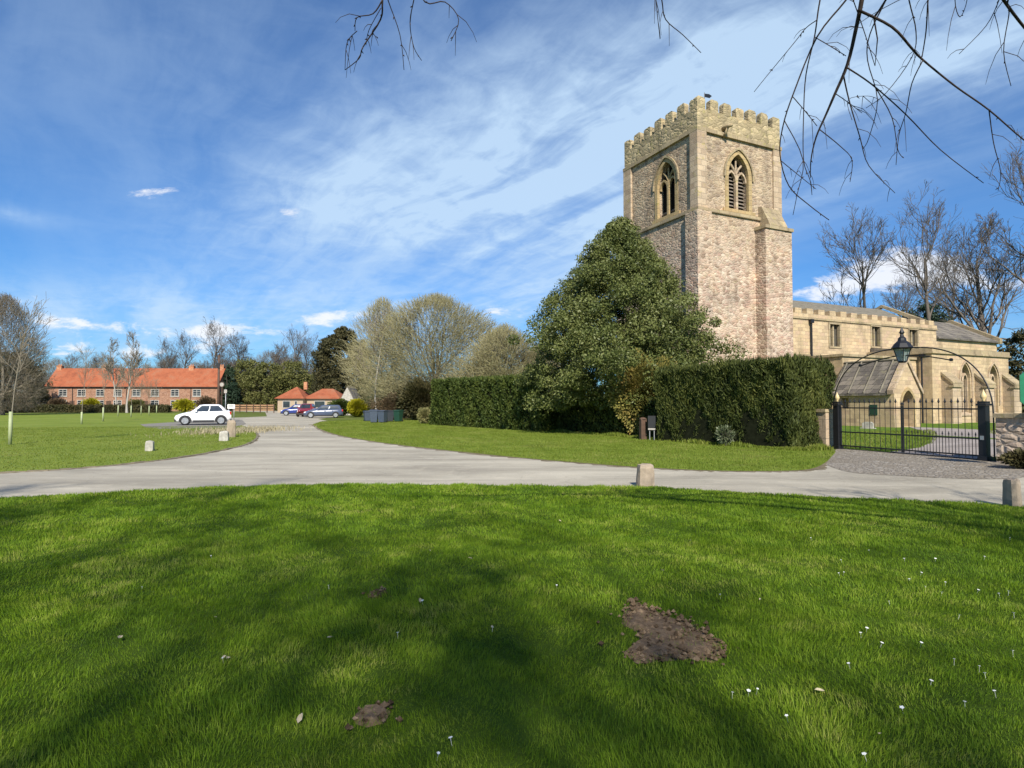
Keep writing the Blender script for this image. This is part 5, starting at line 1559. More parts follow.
# --- the bare tree overhead: trunk behind the viewer, branches hanging into view
over = thing('overhanging_tree', 'bare tree whose dark branches hang into the top of the photo', 'tree', (9.6, -2.6, 0.03))
OB = Vector(over.location)
def B(pts, Y0, Y1, r0, r1):
    n = len(pts)
    P = [at(a, b, Y0 + (Y1 - Y0) * i / (n - 1)) - OB for i, (a, b) in enumerate(pts)]
    P = smooth_line(P, 4)
    m_ = len(P)
    r0, r1 = r0 * 0.86, r1 * 0.86
    return P, [r0 + (r1 - r0) * (i / (m_ - 1)) ** 0.8 for i in range(m_)]
tw_sets = [
 (B([(872, -60), (861.8, 0), (856, 28.7), (847.4, 64.5), (834.6, 94.6), (826, 114.6), (816, 137.5), (811, 160), (810.5, 178)], 4.5, 5.3, 0.024, 0.0035)),
 (B([(858, 10), (892, 27), (912, 48.7), (923, 60), (955, 86), (989, 110), (1024, 140), (1060, 165)], 4.6, 5.2, 0.014, 0.006)),
 (B([(846, 67), (872, 84.5), (906, 114.6), (940.6, 150), (983.5, 183)], 4.8, 5.2, 0.009, 0.004)),
 (B([(864, -28), (846, 0), (817, 37), (794, 92), (783, 126), (780, 155), (789, 186), (809, 205), (829, 220)], 4.5, 5.6, 0.010, 0.0045)),
 (B([(832, -50), (820, 0), (814.5, 37), (806, 74.5), (803.6, 114.6), (803.6, 160), (810, 180), (812, 195)], 4.7, 5.3, 0.008, 0.003)),
 (B([(817, 20), (806, 28), (794, 43), (766, 77), (754, 92)], 4.75, 5.2, 0.005, 0.003)),
 (B([(843, 73), (849, 100), (860, 137.5), (869, 166), (895, 193)], 4.85, 5.3, 0.008, 0.003)),
 (B([(923, 60), (912, 83), (906, 112), (899, 135), (896, 165)], 4.85, 5.2, 0.006, 0.003)),
 (B([(931, -40), (928, 0), (926, 31.5), (922, 57)], 4.4, 4.85, 0.008, 0.005)),
 (B([(902, -40), (909, 0), (916, 31.5), (912, 57), (886, 93), (866, 108)], 4.5, 5.1, 0.007, 0.003)),
 (B([(905, -40), (886, 0), (870, 34), (867.5, 60), (877.5, 100), (869, 137.5), (863, 149)], 4.6, 5.3, 0.007, 0.003)),
 (B([(989, 110), (993.6, 143), (1000.7, 172), (998, 190.5)], 5.1, 5.3, 0.006, 0.003)),
 (B([(985, -30), (1003.6, 0), (1024, 27), (1045, 50)], 4.2, 4.6, 0.014, 0.010)),
 (B([(1007, 5), (1009, 14), (1003.6, 51.6), (1011, 86)], 4.25, 4.5, 0.006, 0.003)),
 (B([(1002, -15), (999, 0), (986, 26), (959, 54)], 4.25, 4.5, 0.005, 0.0025)),
 (B([(819, 129), (840, 146), (852, 160), (850, 182)], 5.15, 5.4, 0.006, 0.003)),
 (B([(836, 94), (849, 103), (862, 113)], 5.0, 5.15, 0.005, 0.003)),
 (B([(874.6, 86), (892, 117.5), (897.6, 149), (903, 157.6)], 4.9, 5.2, 0.006, 0.003)),
 (B([(814.5, 37), (830, 46), (846, 56)], 4.9, 4.8, 0.005, 0.004)),
 (B([(793, 97), (805, 111), (817, 126)], 5.0, 5.1, 0.005, 0.004)),
 (B([(780, 160), (801.6, 177.6), (816, 189)], 5.25, 5.5, 0.005, 0.003)),
 (B([(784, 120), (803, 160), (797, 195), (793, 215)], 5.1, 5.4, 0.005, 0.003)),
 (B([(960, -30), (955, 0), (960, 17), (967, 0), (966, -25)], 4.3, 4.5, 0.004, 0.003)),
 (B([(875, 66), (863, 28), (846, -20)], 4.9, 4.6, 0.003, 0.005)),
 (B([(940, -20), (880, 10), (850, 30)], 4.4, 4.7, 0.004, 0.002)),
 (B([(852, 120), (848, 100), (868, 96), (880, 100)], 5.0, 5.2, 0.003, 0.002)),
 # left cluster
 (B([(386, -40), (382.5, 0), (380.5, 19.5), (363, 47), (359, 58.6), (345, 70)], 4.2, 4.6, 0.011, 0.003)),
 (B([(382.5, 0), (373, 13.7), (357, 17.6), (355, 31)], 4.25, 4.4, 0.007, 0.003)),
 (B([(357, 31), (347, 43), (345, 70)], 4.4, 4.6, 0.004, 0.0025)),
 (B([(385, -15), (388, 0), (400, 35), (404, 70)], 4.2, 4.6, 0.006, 0.003)),
 (B([(420, -30), (413.8, 0), (410, 23), (413.8, 47), (421.6, 60.5)], 4.2, 4.6, 0.006, 0.003)),
 (B([(410, -30), (425, 2), (445, 2), (458.7, 19.5), (451, 41)], 4.2, 4.4, 0.006, 0.003)),
 (B([(381, 8), (369, 30), (366, 45)], 4.3, 4.5, 0.004, 0.003)),
 (B([(378, 24), (372, 32), (378, 38)], 4.3, 4.4, 0.003, 0.002)),
 (B([(654, -40), (656, 0), (660, 39)], 4.2, 4.5, 0.005, 0.0025)),
 (B([(655, -30), (661.8, 0), (665.7, 19.5), (683, 35), (701, 52.7)], 4.2, 4.6, 0.006, 0.003)),
]
def roots(name, P, rad, sides=6):
    mb = MB(); mb.tube(P, rad, sides); return mb
rt = random.Random(17)
for bi, (P, rad) in enumerate(tw_sets):
    hang = MB(); hang.tube(P, rad, 6)
    m_ = len(P)
    for j in range(rt.randint(4, 8)):
        i = rt.randint(m_ // 4, m_ - 2)
        tdir = (P[i + 1] - P[i]).normalized()
        sd_ = tdir.cross(Vector((rt.uniform(-1, 1), rt.uniform(-1, 1), rt.uniform(-1, 1)))).normalized()
        d = (tdir * rt.uniform(0.5, 1.1) + sd_ * 0.8).normalized()
        L = rt.uniform(0.015, 0.03) if rt.random() < 0.5 else rt.uniform(0.05, 0.20)
        p = P[i]
        if L < 0.04:
            hang.tube([p, p + d * L * 0.5, p + d * L], [0.004, 0.0045, 0.001], 5)
        else:
            hang.tube([p, p + d * L * 0.5, p + (d * 0.9 + Vector((0, 0, -0.25))) * L, p + (d * 0.8 + Vector((0, 0, -0.4))) * L * 1.4], [0.0028, 0.0024, 0.0018, 0.0012], 5)
    hang.build('hanging_branch', M['bark_dark'], over, True)
# trunk, limbs reaching over to where the hanging branches start, and a twiggy crown above and behind
LT = MB()
top = Vector((-0.6, 0.3, 6.4))
LT.tube([(0, 0, -0.1), (0.02, 0.0, 0.3), (-0.1, 0.05, 1.8), (-0.25, 0.1, 3.4), tuple(top)], [0.48, 0.34, 0.29, 0.27, 0.25], 14)
LT.build('trunk', M['bark'], over, True)
def limb(mb, a, b, sag, r0, r1):
    a, b = Vector(a), Vector(b); pts = []
    for i in range(9):
        t = i / 8
        p = a.lerp(b, t) + Vector((0, 0, sag * 4 * t * (1 - t))) + Vector((math.sin(i * 1.7), math.cos(i * 2.1), 0)) * 0.07 * math.sin(math.pi * t)
        pts.append(p)
    mb.tube(pts, [r0 + (r1 - r0) * (i / 8) for i in range(9)], 8)
LB = MB()
starts = {}
for grp, ii in (('a', [0, 3, 4, 23]), ('b', [8, 9, 10, 24]), ('c', [12, 13, 14, 22]), ('d', [26, 29]), ('e', [30, 31]), ('f', [34, 35])):
    pts = [tw_sets[i][0][0] for i in ii]
    c = sum(pts, Vector()) / len(pts)
    node = c + Vector((0.05, -0.5, 0.55))
    limb(LB, top, node, 1.6, 0.055, 0.016)
    for q in pts: limb(LB, node, q, 0.06, 0.02, tw_sets[ii[pts.index(q)]][1][0])
LB.build('limbs', M['bark_dark'], over, True)

def shade_crown(t, base, h, seed, dens, reach):
    """bare crown above the lawn and behind the viewer; any twig that would hang into the view is left off"""
    r = np.random.default_rng(seed)
    P0, R0 = trunk_line(h * 0.75, h * 0.016, seed, 0.02, 9, 0.35)
    P0 = P0 + np.array([0, 0, 0.0])
    P1, R1 = grow(P0, R0, 17, 0.4, 1.0, reach, 0.8, 9, 0.06, 0.12, 0.38, r, 0.3, end=True)
    P2, R2 = grow(P1, R1, int(9 * dens), 0.15, 1.0, 0.6, 0.75, 7, 0.02, 0.16, 0.6, r, 0.35, end=True)
    P3, R3 = grow(P2, R2, int(10 * dens), 0.1, 1.0, 0.62, 0.7, 5, 0.0, 0.16, 0.6, r, 0.4, end=True)
    P4, R4 = grow(P3, R3, int(8 * dens), 0.1, 1.0, 0.6, 0.7, 3, 0.0, 0.16, 0.8, r, 0.6, end=True)
    def clip(P, Rr, tw):
        k = ~(in_frame(P + np.array(base)).any(1)) & (P[..., 2] > 2.6).all(1)
        return P[k], np.maximum(Rr[k], tw)
    return (P0, R0), [(*clip(P1, R1, 0.02), 6), (*clip(P2, R2, 0.016), 4), (*clip(P3, R3, 0.013), 3), (*clip(P4, R4, 0.010), 3)]
tr0, sets = shade_crown(over, tuple(OB), 11.0, 91, 0.35, 0.5)
sets = [(P + np.array([-0.6, 0.3, 0.0]), Rr, k) for P, Rr, k in sets]
sets = [(P[~in_frame(P + np.array(OB)).any(1)], Rr[~in_frame(P + np.array(OB)).any(1)], k) for P, Rr, k in sets]
tubes('leader', [(tr0[0][:, 3:] + np.array([-0.6, 0.3, 0.0]), tr0[1][:, 3:], 10)], M['bark'], over)
tubes('crown', sets, M['bark_dark'], over)
OTHERS = [(-4.0, -17.0, 19.5, 92), (-11.0, -16.5, 19.0, 93), (4.5, -18.2, 19.0, 94), (12.0, -18.5, 19.0, 95), (0.5, -20.5, 20.0, 96)]
for i, (x, y, h, sd_) in enumerate(OTHERS):
    t = thing('lawn_tree', ['bare tree standing on the lawn behind the viewer', 'bare tree on the lawn behind the viewer to the left', 'bare tree on the lawn behind the viewer to the right', 'bare tree far to the right on the lawn behind the viewer', 'bare tree farthest behind the viewer on the lawn'][i], 'tree', (x, y, 0.03))
    tr0, sets = shade_crown(t, (x, y, 0.03), h, sd_, (0.72, 0.8, 0.74, 0.78, 0.8)[i], 0.62)
    tubes('trunk', [(*tr0, 10)], M['bark'], t)
    tubes('crown', sets, M['bark_dark'], t)
#@@PART4
# ------------------------------------------------------------------ saplings on the green
def sapling(loc, h, gh, lab, seed):
    t = thing('sapling', lab, 'young tree', loc, seed, 'saplings on the village green')
    r = np.random.default_rng(seed)
    P0, R0 = trunk_line(h, h * 0.0055, seed, 0.004, 8, 0.25)
    P0[..., :2] *= 0.4
    P1, R1 = grow(P0, R0, 20, 0.4, 1.0, 0.34, 0.6, 6, 0.14, 0.1, 0.6, r, 0.3, end=True)
    P2, R2 = grow(P1, R1, 10, 0.2, 1.0, 0.5, 0.6, 4, 0.08, 0.12, 0.7, r, 0.4, end=True)
    tubes('trunk', [(P0, R0, 8)], M['bark_grey'], t)
    tubes('crown', [(P1, np.maximum(R1, 0.009), 4), (P2, np.maximum(R2, 0.006), 3)], M['bark_grey'], t)
    mb = MB(); mb.lathe([(0.068, 0.0), (0.07, gh * 0.5), (0.066, gh)], (0, 0, 0), 10); mb.build('tree_guard', M['sapling_guard'], t, True)
    return t
for i, (a, b, h, gh, lab) in enumerate([(10, 445, 5.2, 1.35, 'nearest sapling in a tall pale guard at the left edge'), (81.5, 424.5, 5.5, 1.0, 'sapling in a pale guard in front of the terrace, second from left'),
        (103, 421.5, 5.6, 1.3, 'sapling in a pale guard, third from the left on the green'), (118, 416.5, 5.5, 1.4, 'thin sapling left of the tall pale birch stem'),
        (131, 417.5, 5.5, 1.4, 'sapling with pale guard right of the tall birch stem'), (141, 415, 5.0, 1.3, 'sapling two places left of the white car'),
        (149, 415.5, 5.0, 1.3, 'sapling just left of the white car'), (156.5, 414, 5.0, 1.3, 'sapling whose guard shows closest to the white car bonnet')]):
    sapling(G(a, b), h, gh, lab, 100 + i)

# ------------------------------------------------------------------ terrace of cottages
TY = 124.0
xl, xr = at(45, 403, TY).x, at(215.5, 403, TY).x
terr = thing('terraced_cottages', 'long brick terrace with an orange pantile roof across the green', 'houses', (xl, TY, 0), R(1.2))
TL = xr - xl; TD = 6.5
mb = MB(); mb.box(0, TL, 0, TD, -0.2, 5.15)
mb.prism_x([(0.0, 5.15), (TD / 2, 8.75), (TD, 5.15)], 0, TL)
terr_w = mb.build('walls', M['brick'], terr)
mb = MB()
for q in (0, 1):
    p = [(-0.28, 4.98), (TD / 2, 8.92), (TD / 2, 9.08), (-0.28, 5.14)]
    if q: p = [(TD - a, b) for a, b in p][::-1]
    mb.prism_x(p, -0.15, TL + 0.15)
mb.build('roof', M['pantile'], terr)
for x in (0.6, 10.0, 28.3, TL - 0.6):
    mb = MB(); mb.box(x - 0.5, x + 0.5, TD / 2 - 0.4, TD / 2 + 0.4, 8.4, 9.5); mb.box(x - 0.56, x + 0.56, TD / 2 - 0.46, TD / 2 + 0.46, 9.502, 9.62)
    for q in (-0.22, 0.22): mb.lathe([(0.13, 9.622), (0.1, 9.95)], (x + q, TD / 2, 0), 8)
    mb.build('chimney', M['brick2'], terr)
wx = [3.6, 7.4, 11.2, 14.8, 18.6, 22.4, 26.5, 31.0, 34.4]
for i, x in enumerate(wx):
    for z0, z1 in ((3.1, 4.55), (0.8, 2.3)):
        if x + 0.9 > TL: continue
        mb = MB(); w = 0.85
        mb.box(x - w, x - w + 0.12, -0.05, 0.05, z0, z1); mb.box(x + w - 0.12, x + w, -0.05, 0.05, z0, z1)
        mb.box(x - w + 0.12, x + w - 0.12, -0.05, 0.05, z1 - 0.12, z1); mb.box(x - w + 0.12, x + w - 0.12, -0.05, 0.05, z0, z0 + 0.12)
        for q in (1, 2): mb.box(x - w + 0.12, x + w - 0.12, -0.035, 0.05, z0 + (z1 - z0) * q / 3 - 0.04, z0 + (z1 - z0) * q / 3 + 0.04)
        mb.box(x - 0.05, x + 0.05, -0.045, 0.05, z0 + 0.12, z1 - 0.12)
        mb.box(x - w - 0.1, x + w + 0.1, -0.12, -0.001, z0 - 0.12, z0 - 0.002)
        win = mb.build('window', M['white_frame'], terr)
        mb = MB(); mb.box(x - w + 0.1, x + w - 0.1, -0.02, 0.03, z0 + 0.1, z1 - 0.1); mb.build('pane', M['glass'], win)
for x in (5.5, 13.0, 20.5, 28.8):
    mb = MB(); mb.box(x - 0.5, x + 0.5, -0.06, 0.02, 0.0, 2.15); mb.build('door', M['timber'], terr)
mb = MB(); mb.tube([(-0.1, -0.34, 5.0), (TL + 0.1, -0.34, 4.95)], 0.07, 6)
for x in (5.6, 16.6, 29.8): mb.tube([(x, -0.1, 0), (x, -0.1, 4.9)], 0.06, 6)
mb.build('gutter', M['trim'], terr)
# hedge and front gardens before the terrace
hedge('garden_hedge', 'long low dark hedge in front of the terrace', at(-25, 403, 104).xy.to_3d(), at(168, 403, 106).xy.to_3d(), 1.6, 1.35, 12000, 0.3, M['yew'], 111, 0.4, lump=0.2)
for i, (a, Y, rx, h, mt_, lab) in enumerate([(91, 112, 1.7, 2.6, 'gold_leaf', 'yellow green shrub before the terrace, left of the birch'), (184, 112, 2.0, 2.5, 'gold_leaf', 'yellow shrub before the terrace, just above the white car'),
        (206, 114, 1.9, 3.0, 'brownleaf', 'reddish brown shrub before the right end of the terrace'), (57, 113, 1.8, 2.6, 'brownleaf', 'brown shrub before the left end of the terrace'), (136, 113, 1.8, 2.4, 'olive', 'olive shrub before the middle of the terrace')]):
    p = at(a, 403, Y)
    bush('garden_shrub', lab, 'shrub', (p.x, Y, 0), rx, 1.2, h, 1200, 0.34, M[mt_], 120 + i, 0.5, foot=0.8)

# ------------------------------------------------------------------ bungalow with red hipped roofs
def hip(mb, x0, x1, y0, y1, z0, h, inset, th=0.14):
    my = (y0 + y1) / 2
    a = [(x0, y0, z0), (x1, y0, z0), (x1, y1, z0), (x0, y1, z0)]
    r0, r1 = (x0 + inset, my, z0 + h), (x1 - inset, my, z0 + h)
    mb._add(a + [r0, r1] , [(3, 2, 1, 0), (0, 1, 5, 4), (1, 2, 5), (2, 3, 4, 5), (3, 0, 4)])
bp = at(276, 403, 108); bxr = at(337, 403, 108).x
bung = thing('bungalow', 'low bungalow with two orange hipped roofs beyond the parked cars', 'house', (bp.x, 108, 0))
BL = bxr - bp.x
mb = MB(); mb.box(0.3, BL * 0.44, 0, 7, -0.2, 2.5); mb.box(BL * 0.44 + 0.002, BL - 0.2, 1.5, 8, -0.2, 2.5); mb.build('walls', M['render'], bung)
mb = MB(); hip(mb, -0.2, BL * 0.47, -0.5, 7.5, 2.5, 2.2, 2.6); mb.build('roof', M['pantile'], bung)
mb = MB(); hip(mb, BL * 0.40, BL + 0.3, 1.0, 8.6, 2.48, 1.9, 2.4); mb.build('roof', M['pantile'], bung)
for x, w in ((1.9, 1.4), (3.6, 0.5)):
    mb = MB(); mb.box(x - w / 2, x + w / 2, -0.05, 0.03, 0.8, 2.1); win = mb.build('window', M['white_frame'], bung)
    mb = MB(); mb.box(x - w / 2 + 0.1, x + w / 2 - 0.1, -0.07, -0.052, 0.9, 2.0); mb.build('pane', M['glass'], win)
mb = MB(); mb.box(6.4, 8.4, 1.44, 1.54, 0.8, 2.1); win = mb.build('window', M['white_frame'], bung)
mb = MB(); mb.box(6.5, 8.3, 1.42, 1.438, 0.9, 2.0); mb.build('pane', M['glass'], win)
mb = MB(); mb.box(3.9, 4.5, 3.0, 3.6, 4.2, 5.6); mb.build('chimney', M['brick2'], bung)
p = at(347, 403, 84)
cot = thing('white_gable_cottage', 'small white gable end peeping out above the yellow conifer', 'house', (p.x, 84, 0))
mb = MB(); mb.prism([(-0.9, -0.1), (0.9, -0.1), (0.9, 2.2), (0, 3.9), (-0.9, 2.2)], 0, 4); mb.build('walls', M['whitestone'], cot)
mb = MB()
for q in (-1, 1):
    pl = [(0, 3.96), (q * 1.1, 1.92), (q * 1.1, 2.06), (0, 4.1)]
    mb.prism(pl if q > 0 else pl[::-1], 0.15, 4.2)
mb.build('roof', M['slate'], cot)
# low brown fence at the lane's far end
fp = at(233, 403, 104)
fen = thing('picket_fence', 'low brown wooden fence between the terrace and the lane', 'fence', (fp.x, 104, 0))
FL = at(274, 403, 104).x - fp.x
for i in range(7):
    mb = MB(); x = FL * i / 6; mb.box(x - 0.07, x + 0.07, -0.07, 0.07, 0, 1.5); mb.build('post', M['timber'], fen)
mb = MB()
for z in (0.35, 0.75, 1.15): mb.box(0, FL, 0.072, 0.11, z, z + 0.26)
mb.build('boards', plain('weathered_boards', (0.30, 0.17, 0.09), 0.8, var=0.3), fen)

# ------------------------------------------------------------------ cars
def car(name, label, loc, rz, L, Wd, H, body, kind='hatch'):
    t = thing(name, label, 'car', loc, rz, None)
    hw = Wd / 2
    # body side: station, underside, shoulder, half width
    st = [(0.0, 0.42, 0.62, 0.62), (0.03, 0.27, 0.74, 0.80), (0.10, 0.22, 0.84, 0.92), (0.22, 0.2, 0.96, 0.98), (0.32, 0.2, 1.0, 1.0), (0.5, 0.2, 1.02, 1.0), (0.7, 0.2, 1.05, 1.0), (0.86, 0.22, 1.08, 0.98), (0.95, 0.26, 1.08, 0.93), (0.985, 0.34, 1.0, 0.86), (1.0, 0.45, 0.86, 0.78)]
    k = H / 1.56
    vs, fs = [], []
    for s, zb, zt, w in st:
        x = (s - 0.5) * L; zb *= k; zt *= k; w *= hw
        for y, z in ((-w * 0.86, zb), (-w * 0.98, zb + (zt - zb) * 0.25), (-w, zb + (zt - zb) * 0.6), (-w * 0.95, zt - 0.03), (-w * 0.85, zt), (0, zt + 0.03), (w * 0.85, zt), (w * 0.95, zt - 0.03), (w, zb + (zt - zb) * 0.6), (w * 0.98, zb + (zt - zb) * 0.25), (w * 0.86, zb), (0, zb - 0.01)):
            vs.append((x, y, z))
    n = 12
    for i in range(len(st) - 1):
        for j in range(n):
            fs.append((i * n + j, i * n + (j + 1) % n, (i + 1) * n + (j + 1) % n, (i + 1) * n + j))
    fs += [tuple(range(n)), tuple(range((len(st) - 1) * n, len(st) * n))[::-1]]
    mb = MB(); mb._add(vs, fs)
    # greenhouse
    base = [(-0.24, 0.94), (0.42, 0.92)]; roof = [(-0.06, 0.74), (0.30, 0.74)]
    if kind == 'estate': base = [(-0.22, 0.94), (0.47, 0.92)]; roof = [(-0.04, 0.76), (0.40, 0.76)]
    zb, zr = 0.98 * k, H
    xb0, xb1, xr0, xr1 = base[0][0] * L, base[1][0] * L, roof[0][0] * L, roof[1][0] * L
    wb, wr = hw * 0.90, hw * 0.72
    rings = []
    for f in np.linspace(0, 1, 5):
        g_ = f ** 0.85
        rings.append((xb0 + (xr0 - xb0) * g_, xb1 + (xr1 - xb1) * f ** 1.5, wb + (wr - wb) * f ** 1.4, zb + (zr - 0.05 - zb) * f))
    rings.append((xr0 + 0.25, xr1 - 0.15, wr - 0.12, zr))
    vs, fs = [], []
    for x0, x1, w, z in rings:
        xm = (x0 + x1) / 2
        vs += [(x0, -w * 0.86, z), (x0 + 0.14, -w, z), (xm, -w * 1.01, z), (x1 - 0.12, -w, z), (x1, -w * 0.86, z), (x1 + 0.03, 0, z), (x1, w * 0.86, z), (x1 - 0.12, w, z), (xm, w * 1.01, z), (x0 + 0.14, w, z), (x0, w * 0.86, z), (x0 - 0.05, 0, z)]
    for i in range(len(rings) - 1):
        for j in range(12): fs.append((i * 12 + j, i * 12 + (j + 1) % 12, (i + 1) * 12 + (j + 1) % 12, (i + 1) * 12 + j))
    fs.append(tuple(range((len(rings) - 1) * 12, len(rings) * 12)))
    mb._add(vs, fs)
    bd = mb.build('body', body, t, True)
    # glazing set just proud of the greenhouse
    def side_at(f, a):   # f height fraction, a 0..1 along
        g_ = f ** 0.85
        x0 = xb0 + (xr0 - xb0) * g_ + 0.16; x1 = xb1 + (xr1 - xb1) * f ** 1.5 - 0.16
        return x0 + (x1 - x0) * a, wb + (wr - wb) * f ** 1.4 + 0.02, zb + (zr - 0.05 - zb) * f
    for sgn in (-1, 1):
        mb = MB()
        for a0, a1 in ((0.02, 0.46), (0.50, 0.97)):
            for f0, f1 in ((0.1, 0.5), (0.5, 0.9)):
                q = []
                for f, a in ((f0, a0), (f0, a1), (f1, a1), (f1, a0)):
                    x, y, z = side_at(f, a); q.append((x, sgn * (y + 0.008), z))
                mb.quad(*q)
        mb.build('side_window', M['glass'], t)
    mb = MB()
    for f0, f1 in ((0.08, 0.5), (0.5, 0.92)):
        q = []
        for f, s_ in ((f0, -1), (f0, 1), (f1, 1), (f1, -1)):
            x = xb0 + (xr0 - xb0) * f ** 0.85; w = (wb + (wr - wb) * f ** 1.4) * 0.80
            q.append((x - 0.03, s_ * w, zb + (zr - 0.05 - zb) * f))
        xm0 = q[0][0] - 0.045; xm1 = q[2][0] - 0.045
        mb.quad(q[0], (xm0, 0, q[0][2]), (xm1, 0, q[2][2]), q[3]); mb.quad((xm0, 0, q[0][2]), q[1], q[2], (xm1, 0, q[2][2]))
    mb.build('windscreen', M['glass'], t)
    mb = MB()
    q = []
    for f, s_ in ((0.2, -1), (0.2, 1), (0.85, 1), (0.85, -1)):
        x = xb1 + (xr1 - xb1) * f ** 1.5; w = (wb + (wr - wb) * f ** 1.4) * 0.78
        q.append((x + 0.075, s_ * w, zb + (zr - 0.05 - zb) * f))
    mb.quad(*q); mb.build('rear_window', M['glass'], t)
    wr_ = 0.335 * k
    for fx in (-0.5 + 0.185, 0.5 - 0.185):
        for sgn in (-1, 1):
            y = sgn * (hw - 0.10)
            mb = MB(); mb.lathe([(wr_ * 0.6, -0.11), (wr_ * 0.92, -0.11), (wr_, -0.07), (wr_, 0.07), (wr_ * 0.92, 0.11), (wr_ * 0.6, 0.11)], (fx * L, y, wr_), 20, 'y')
            wh = mb.build('wheel', M['tyre'], t, True)
            mb = MB(); yo = y + sgn * 0.10
            mb.lathe([(wr_ * 0.22, -0.02), (wr_ * 0.22, 0.02)], (fx * L, yo, wr_), 10, 'y')
            for i in range(5):
                a = 2 * math.pi * i / 5
                mb.tube([(fx * L + 0.03 * math.cos(a), yo, wr_ + 0.03 * math.sin(a)), (fx * L + wr_ * 0.66 * math.cos(a), yo, wr_ + wr_ * 0.66 * math.sin(a))], 0.045, 4)
            mb.lathe([(wr_ * 0.62, -0.012), (wr_ * 0.70, -0.012), (wr_ * 0.70, 0.022), (wr_ * 0.62, 0.022)], (fx * L, yo, wr_), 20, 'y')
            mb.build('rim', M['rim'], wh)
            mb = MB()
            o = [(fx * L + (wr_ + 0.09) * math.cos(a), wr_ + (wr_ + 0.09) * math.sin(a)) for a in np.linspace(-0.25, math.pi + 0.25, 15)]
            i_ = [(fx * L + (wr_ - 0.02) * math.cos(a), wr_ + (wr_ - 0.02) * math.sin(a)) for a in np.linspace(-0.25, math.pi + 0.25, 15)]
            y0, y1 = sorted((sgn * (hw - 0.05), sgn * (hw + 0.015)))
            mb.strip(o, i_, y0, y1); mb.build('wheel_arch', M['trim'], t)
    for sgn in (-1, 1):
        mb = MB(); y0, y1 = sorted((sgn * (hw - 0.06), sgn * (hw + 0.008))); mb.box(-0.18 * L, 0.19 * L, y0, y1, 0.2 * k, 0.36 * k); mb.build('sill', M['trim'], t)
        mb = MB(); y0, y1 = sorted((sgn * hw * 0.45, sgn * hw * 0.82)); mb.hexa([(-0.492 * L, y0, 0.60 * k), (-0.40 * L, y0, 0.70 * k), (-0.40 * L, y1 + sgn * 0.06, 0.70 * k), (-0.475 * L, y1, 0.60 * k)], [(-0.478 * L, y0, 0.74 * k), (-0.40 * L, y0, 0.80 * k), (-0.40 * L, y1 + sgn * 0.06, 0.80 * k), (-0.46 * L, y1, 0.74 * k)]); mb.build('headlight', M['lamp'], t)
        mb = MB(); y0, y1 = sorted((sgn * hw * 0.60, sgn * hw * 0.86)); mb.box(0.465 * L, 0.499 * L, y0, y1, 0.78 * k, 1.0 * k); mb.build('tail_light', M['redlens'], t)
        mb = MB(); y0, y1 = sorted((sgn * (hw * 0.9), sgn * (hw + 0.14))); mb.box(xb0 + 0.35, xb0 + 0.5, y0, y1, zb + 0.02, zb + 0.16); mb.build('mirror', body, t)
        mb = MB(); y0, y1 = sorted((sgn * (hw - 0.04), sgn * (hw + 0.012)))
        mb.box(0.03 * L, 0.03 * L + 0.14, y0, y1, 0.80 * k, 0.84 * k); mb.box(0.22 * L, 0.22 * L + 0.14, y0, y1, 0.82 * k, 0.86 * k); mb.build('door_handles', body, t)
    mb = MB(); mb.box(-0.505 * L, -0.44 * L, -hw * 0.7, hw * 0.7, 0.26 * k, 0.44 * k); mb.build('front_bumper', M['trim'], t)
    mb = MB(); mb.box(0.45 * L, 0.505 * L, -hw * 0.72, hw * 0.72, 0.28 * k, 0.46 * k); mb.build('rear_bumper', M['trim'], t)
    return t
c = G(197.5, 425.3)
car('hatchback_car', 'white hatchback parked side on at the edge of the green', (c.x, c.y + 0.9, 0.02), R(25), 3.88, 1.74, 1.57, M['white_paint'])
c = G(321, 418)
car('estate_car', 'slate blue estate car parked beside the lane', (c.x, c.y + 0.9, 0.006), R(15), 4.3, 1.78, 1.47, M['navy_paint'], 'estate')
c = G(301.0, 417.0)
car('red_car', 'red car seen end on between the two blue cars', (c.x, c.y + 2.0, 0.006), R(96), 4.0, 1.72, 1.62, M['red_paint'])
c = G(289.5, 415.8)
car('blue_car', 'bright blue small car left of the red car', (c.x, c.y + 2.4, 0.006), R(16), 3.9, 1.7, 1.5, M['blue_paint'])

# ------------------------------------------------------------------ wheelie bins
def wheelie(lab, loc, rz, m_, s=1.0):
    t = thing('wheelie_bin', lab, 'bin', loc, rz, 'wheelie bins by the verge')
    w, d, h = 0.32 * s, 0.36 * s, 0.98 * s
    mb = MB(); mb.hexa([(-w * 0.78, -d * 0.75, 0.06), (w * 0.78, -d * 0.75, 0.06), (w * 0.78, d * 0.7, 0.06), (-w * 0.78, d * 0.7, 0.06)], [(-w, -d, h), (w, -d, h), (w, d, h), (-w, d, h)])
    bevel(mb.build('body', m_, t), 0.03)
    mb = MB(); mb.prism_x([(-d - 0.04, h + 0.004), (-d - 0.04, h + 0.05), (-d * 0.3, h + 0.11), (d * 0.8, h + 0.09), (d + 0.05, h + 0.03), (d + 0.05, h + 0.004)], -w - 0.02, w + 0.02); mb.build('lid', m_, t)
    mb = MB(); mb.tube([(-w * 0.8, d + 0.09, h - 0.02), (w * 0.8, d + 0.09, h - 0.02)], 0.02, 6); mb.build('handle', M['bin_dark'], t)
    for q in (-1, 1):
        mb = MB(); mb.lathe([(0.1, -0.03), (0.1, 0.03)], (q * w * 0.75, d * 0.75, 0.1), 12, 'x'); mb.build('wheel', M['tyre'], t)
    return t
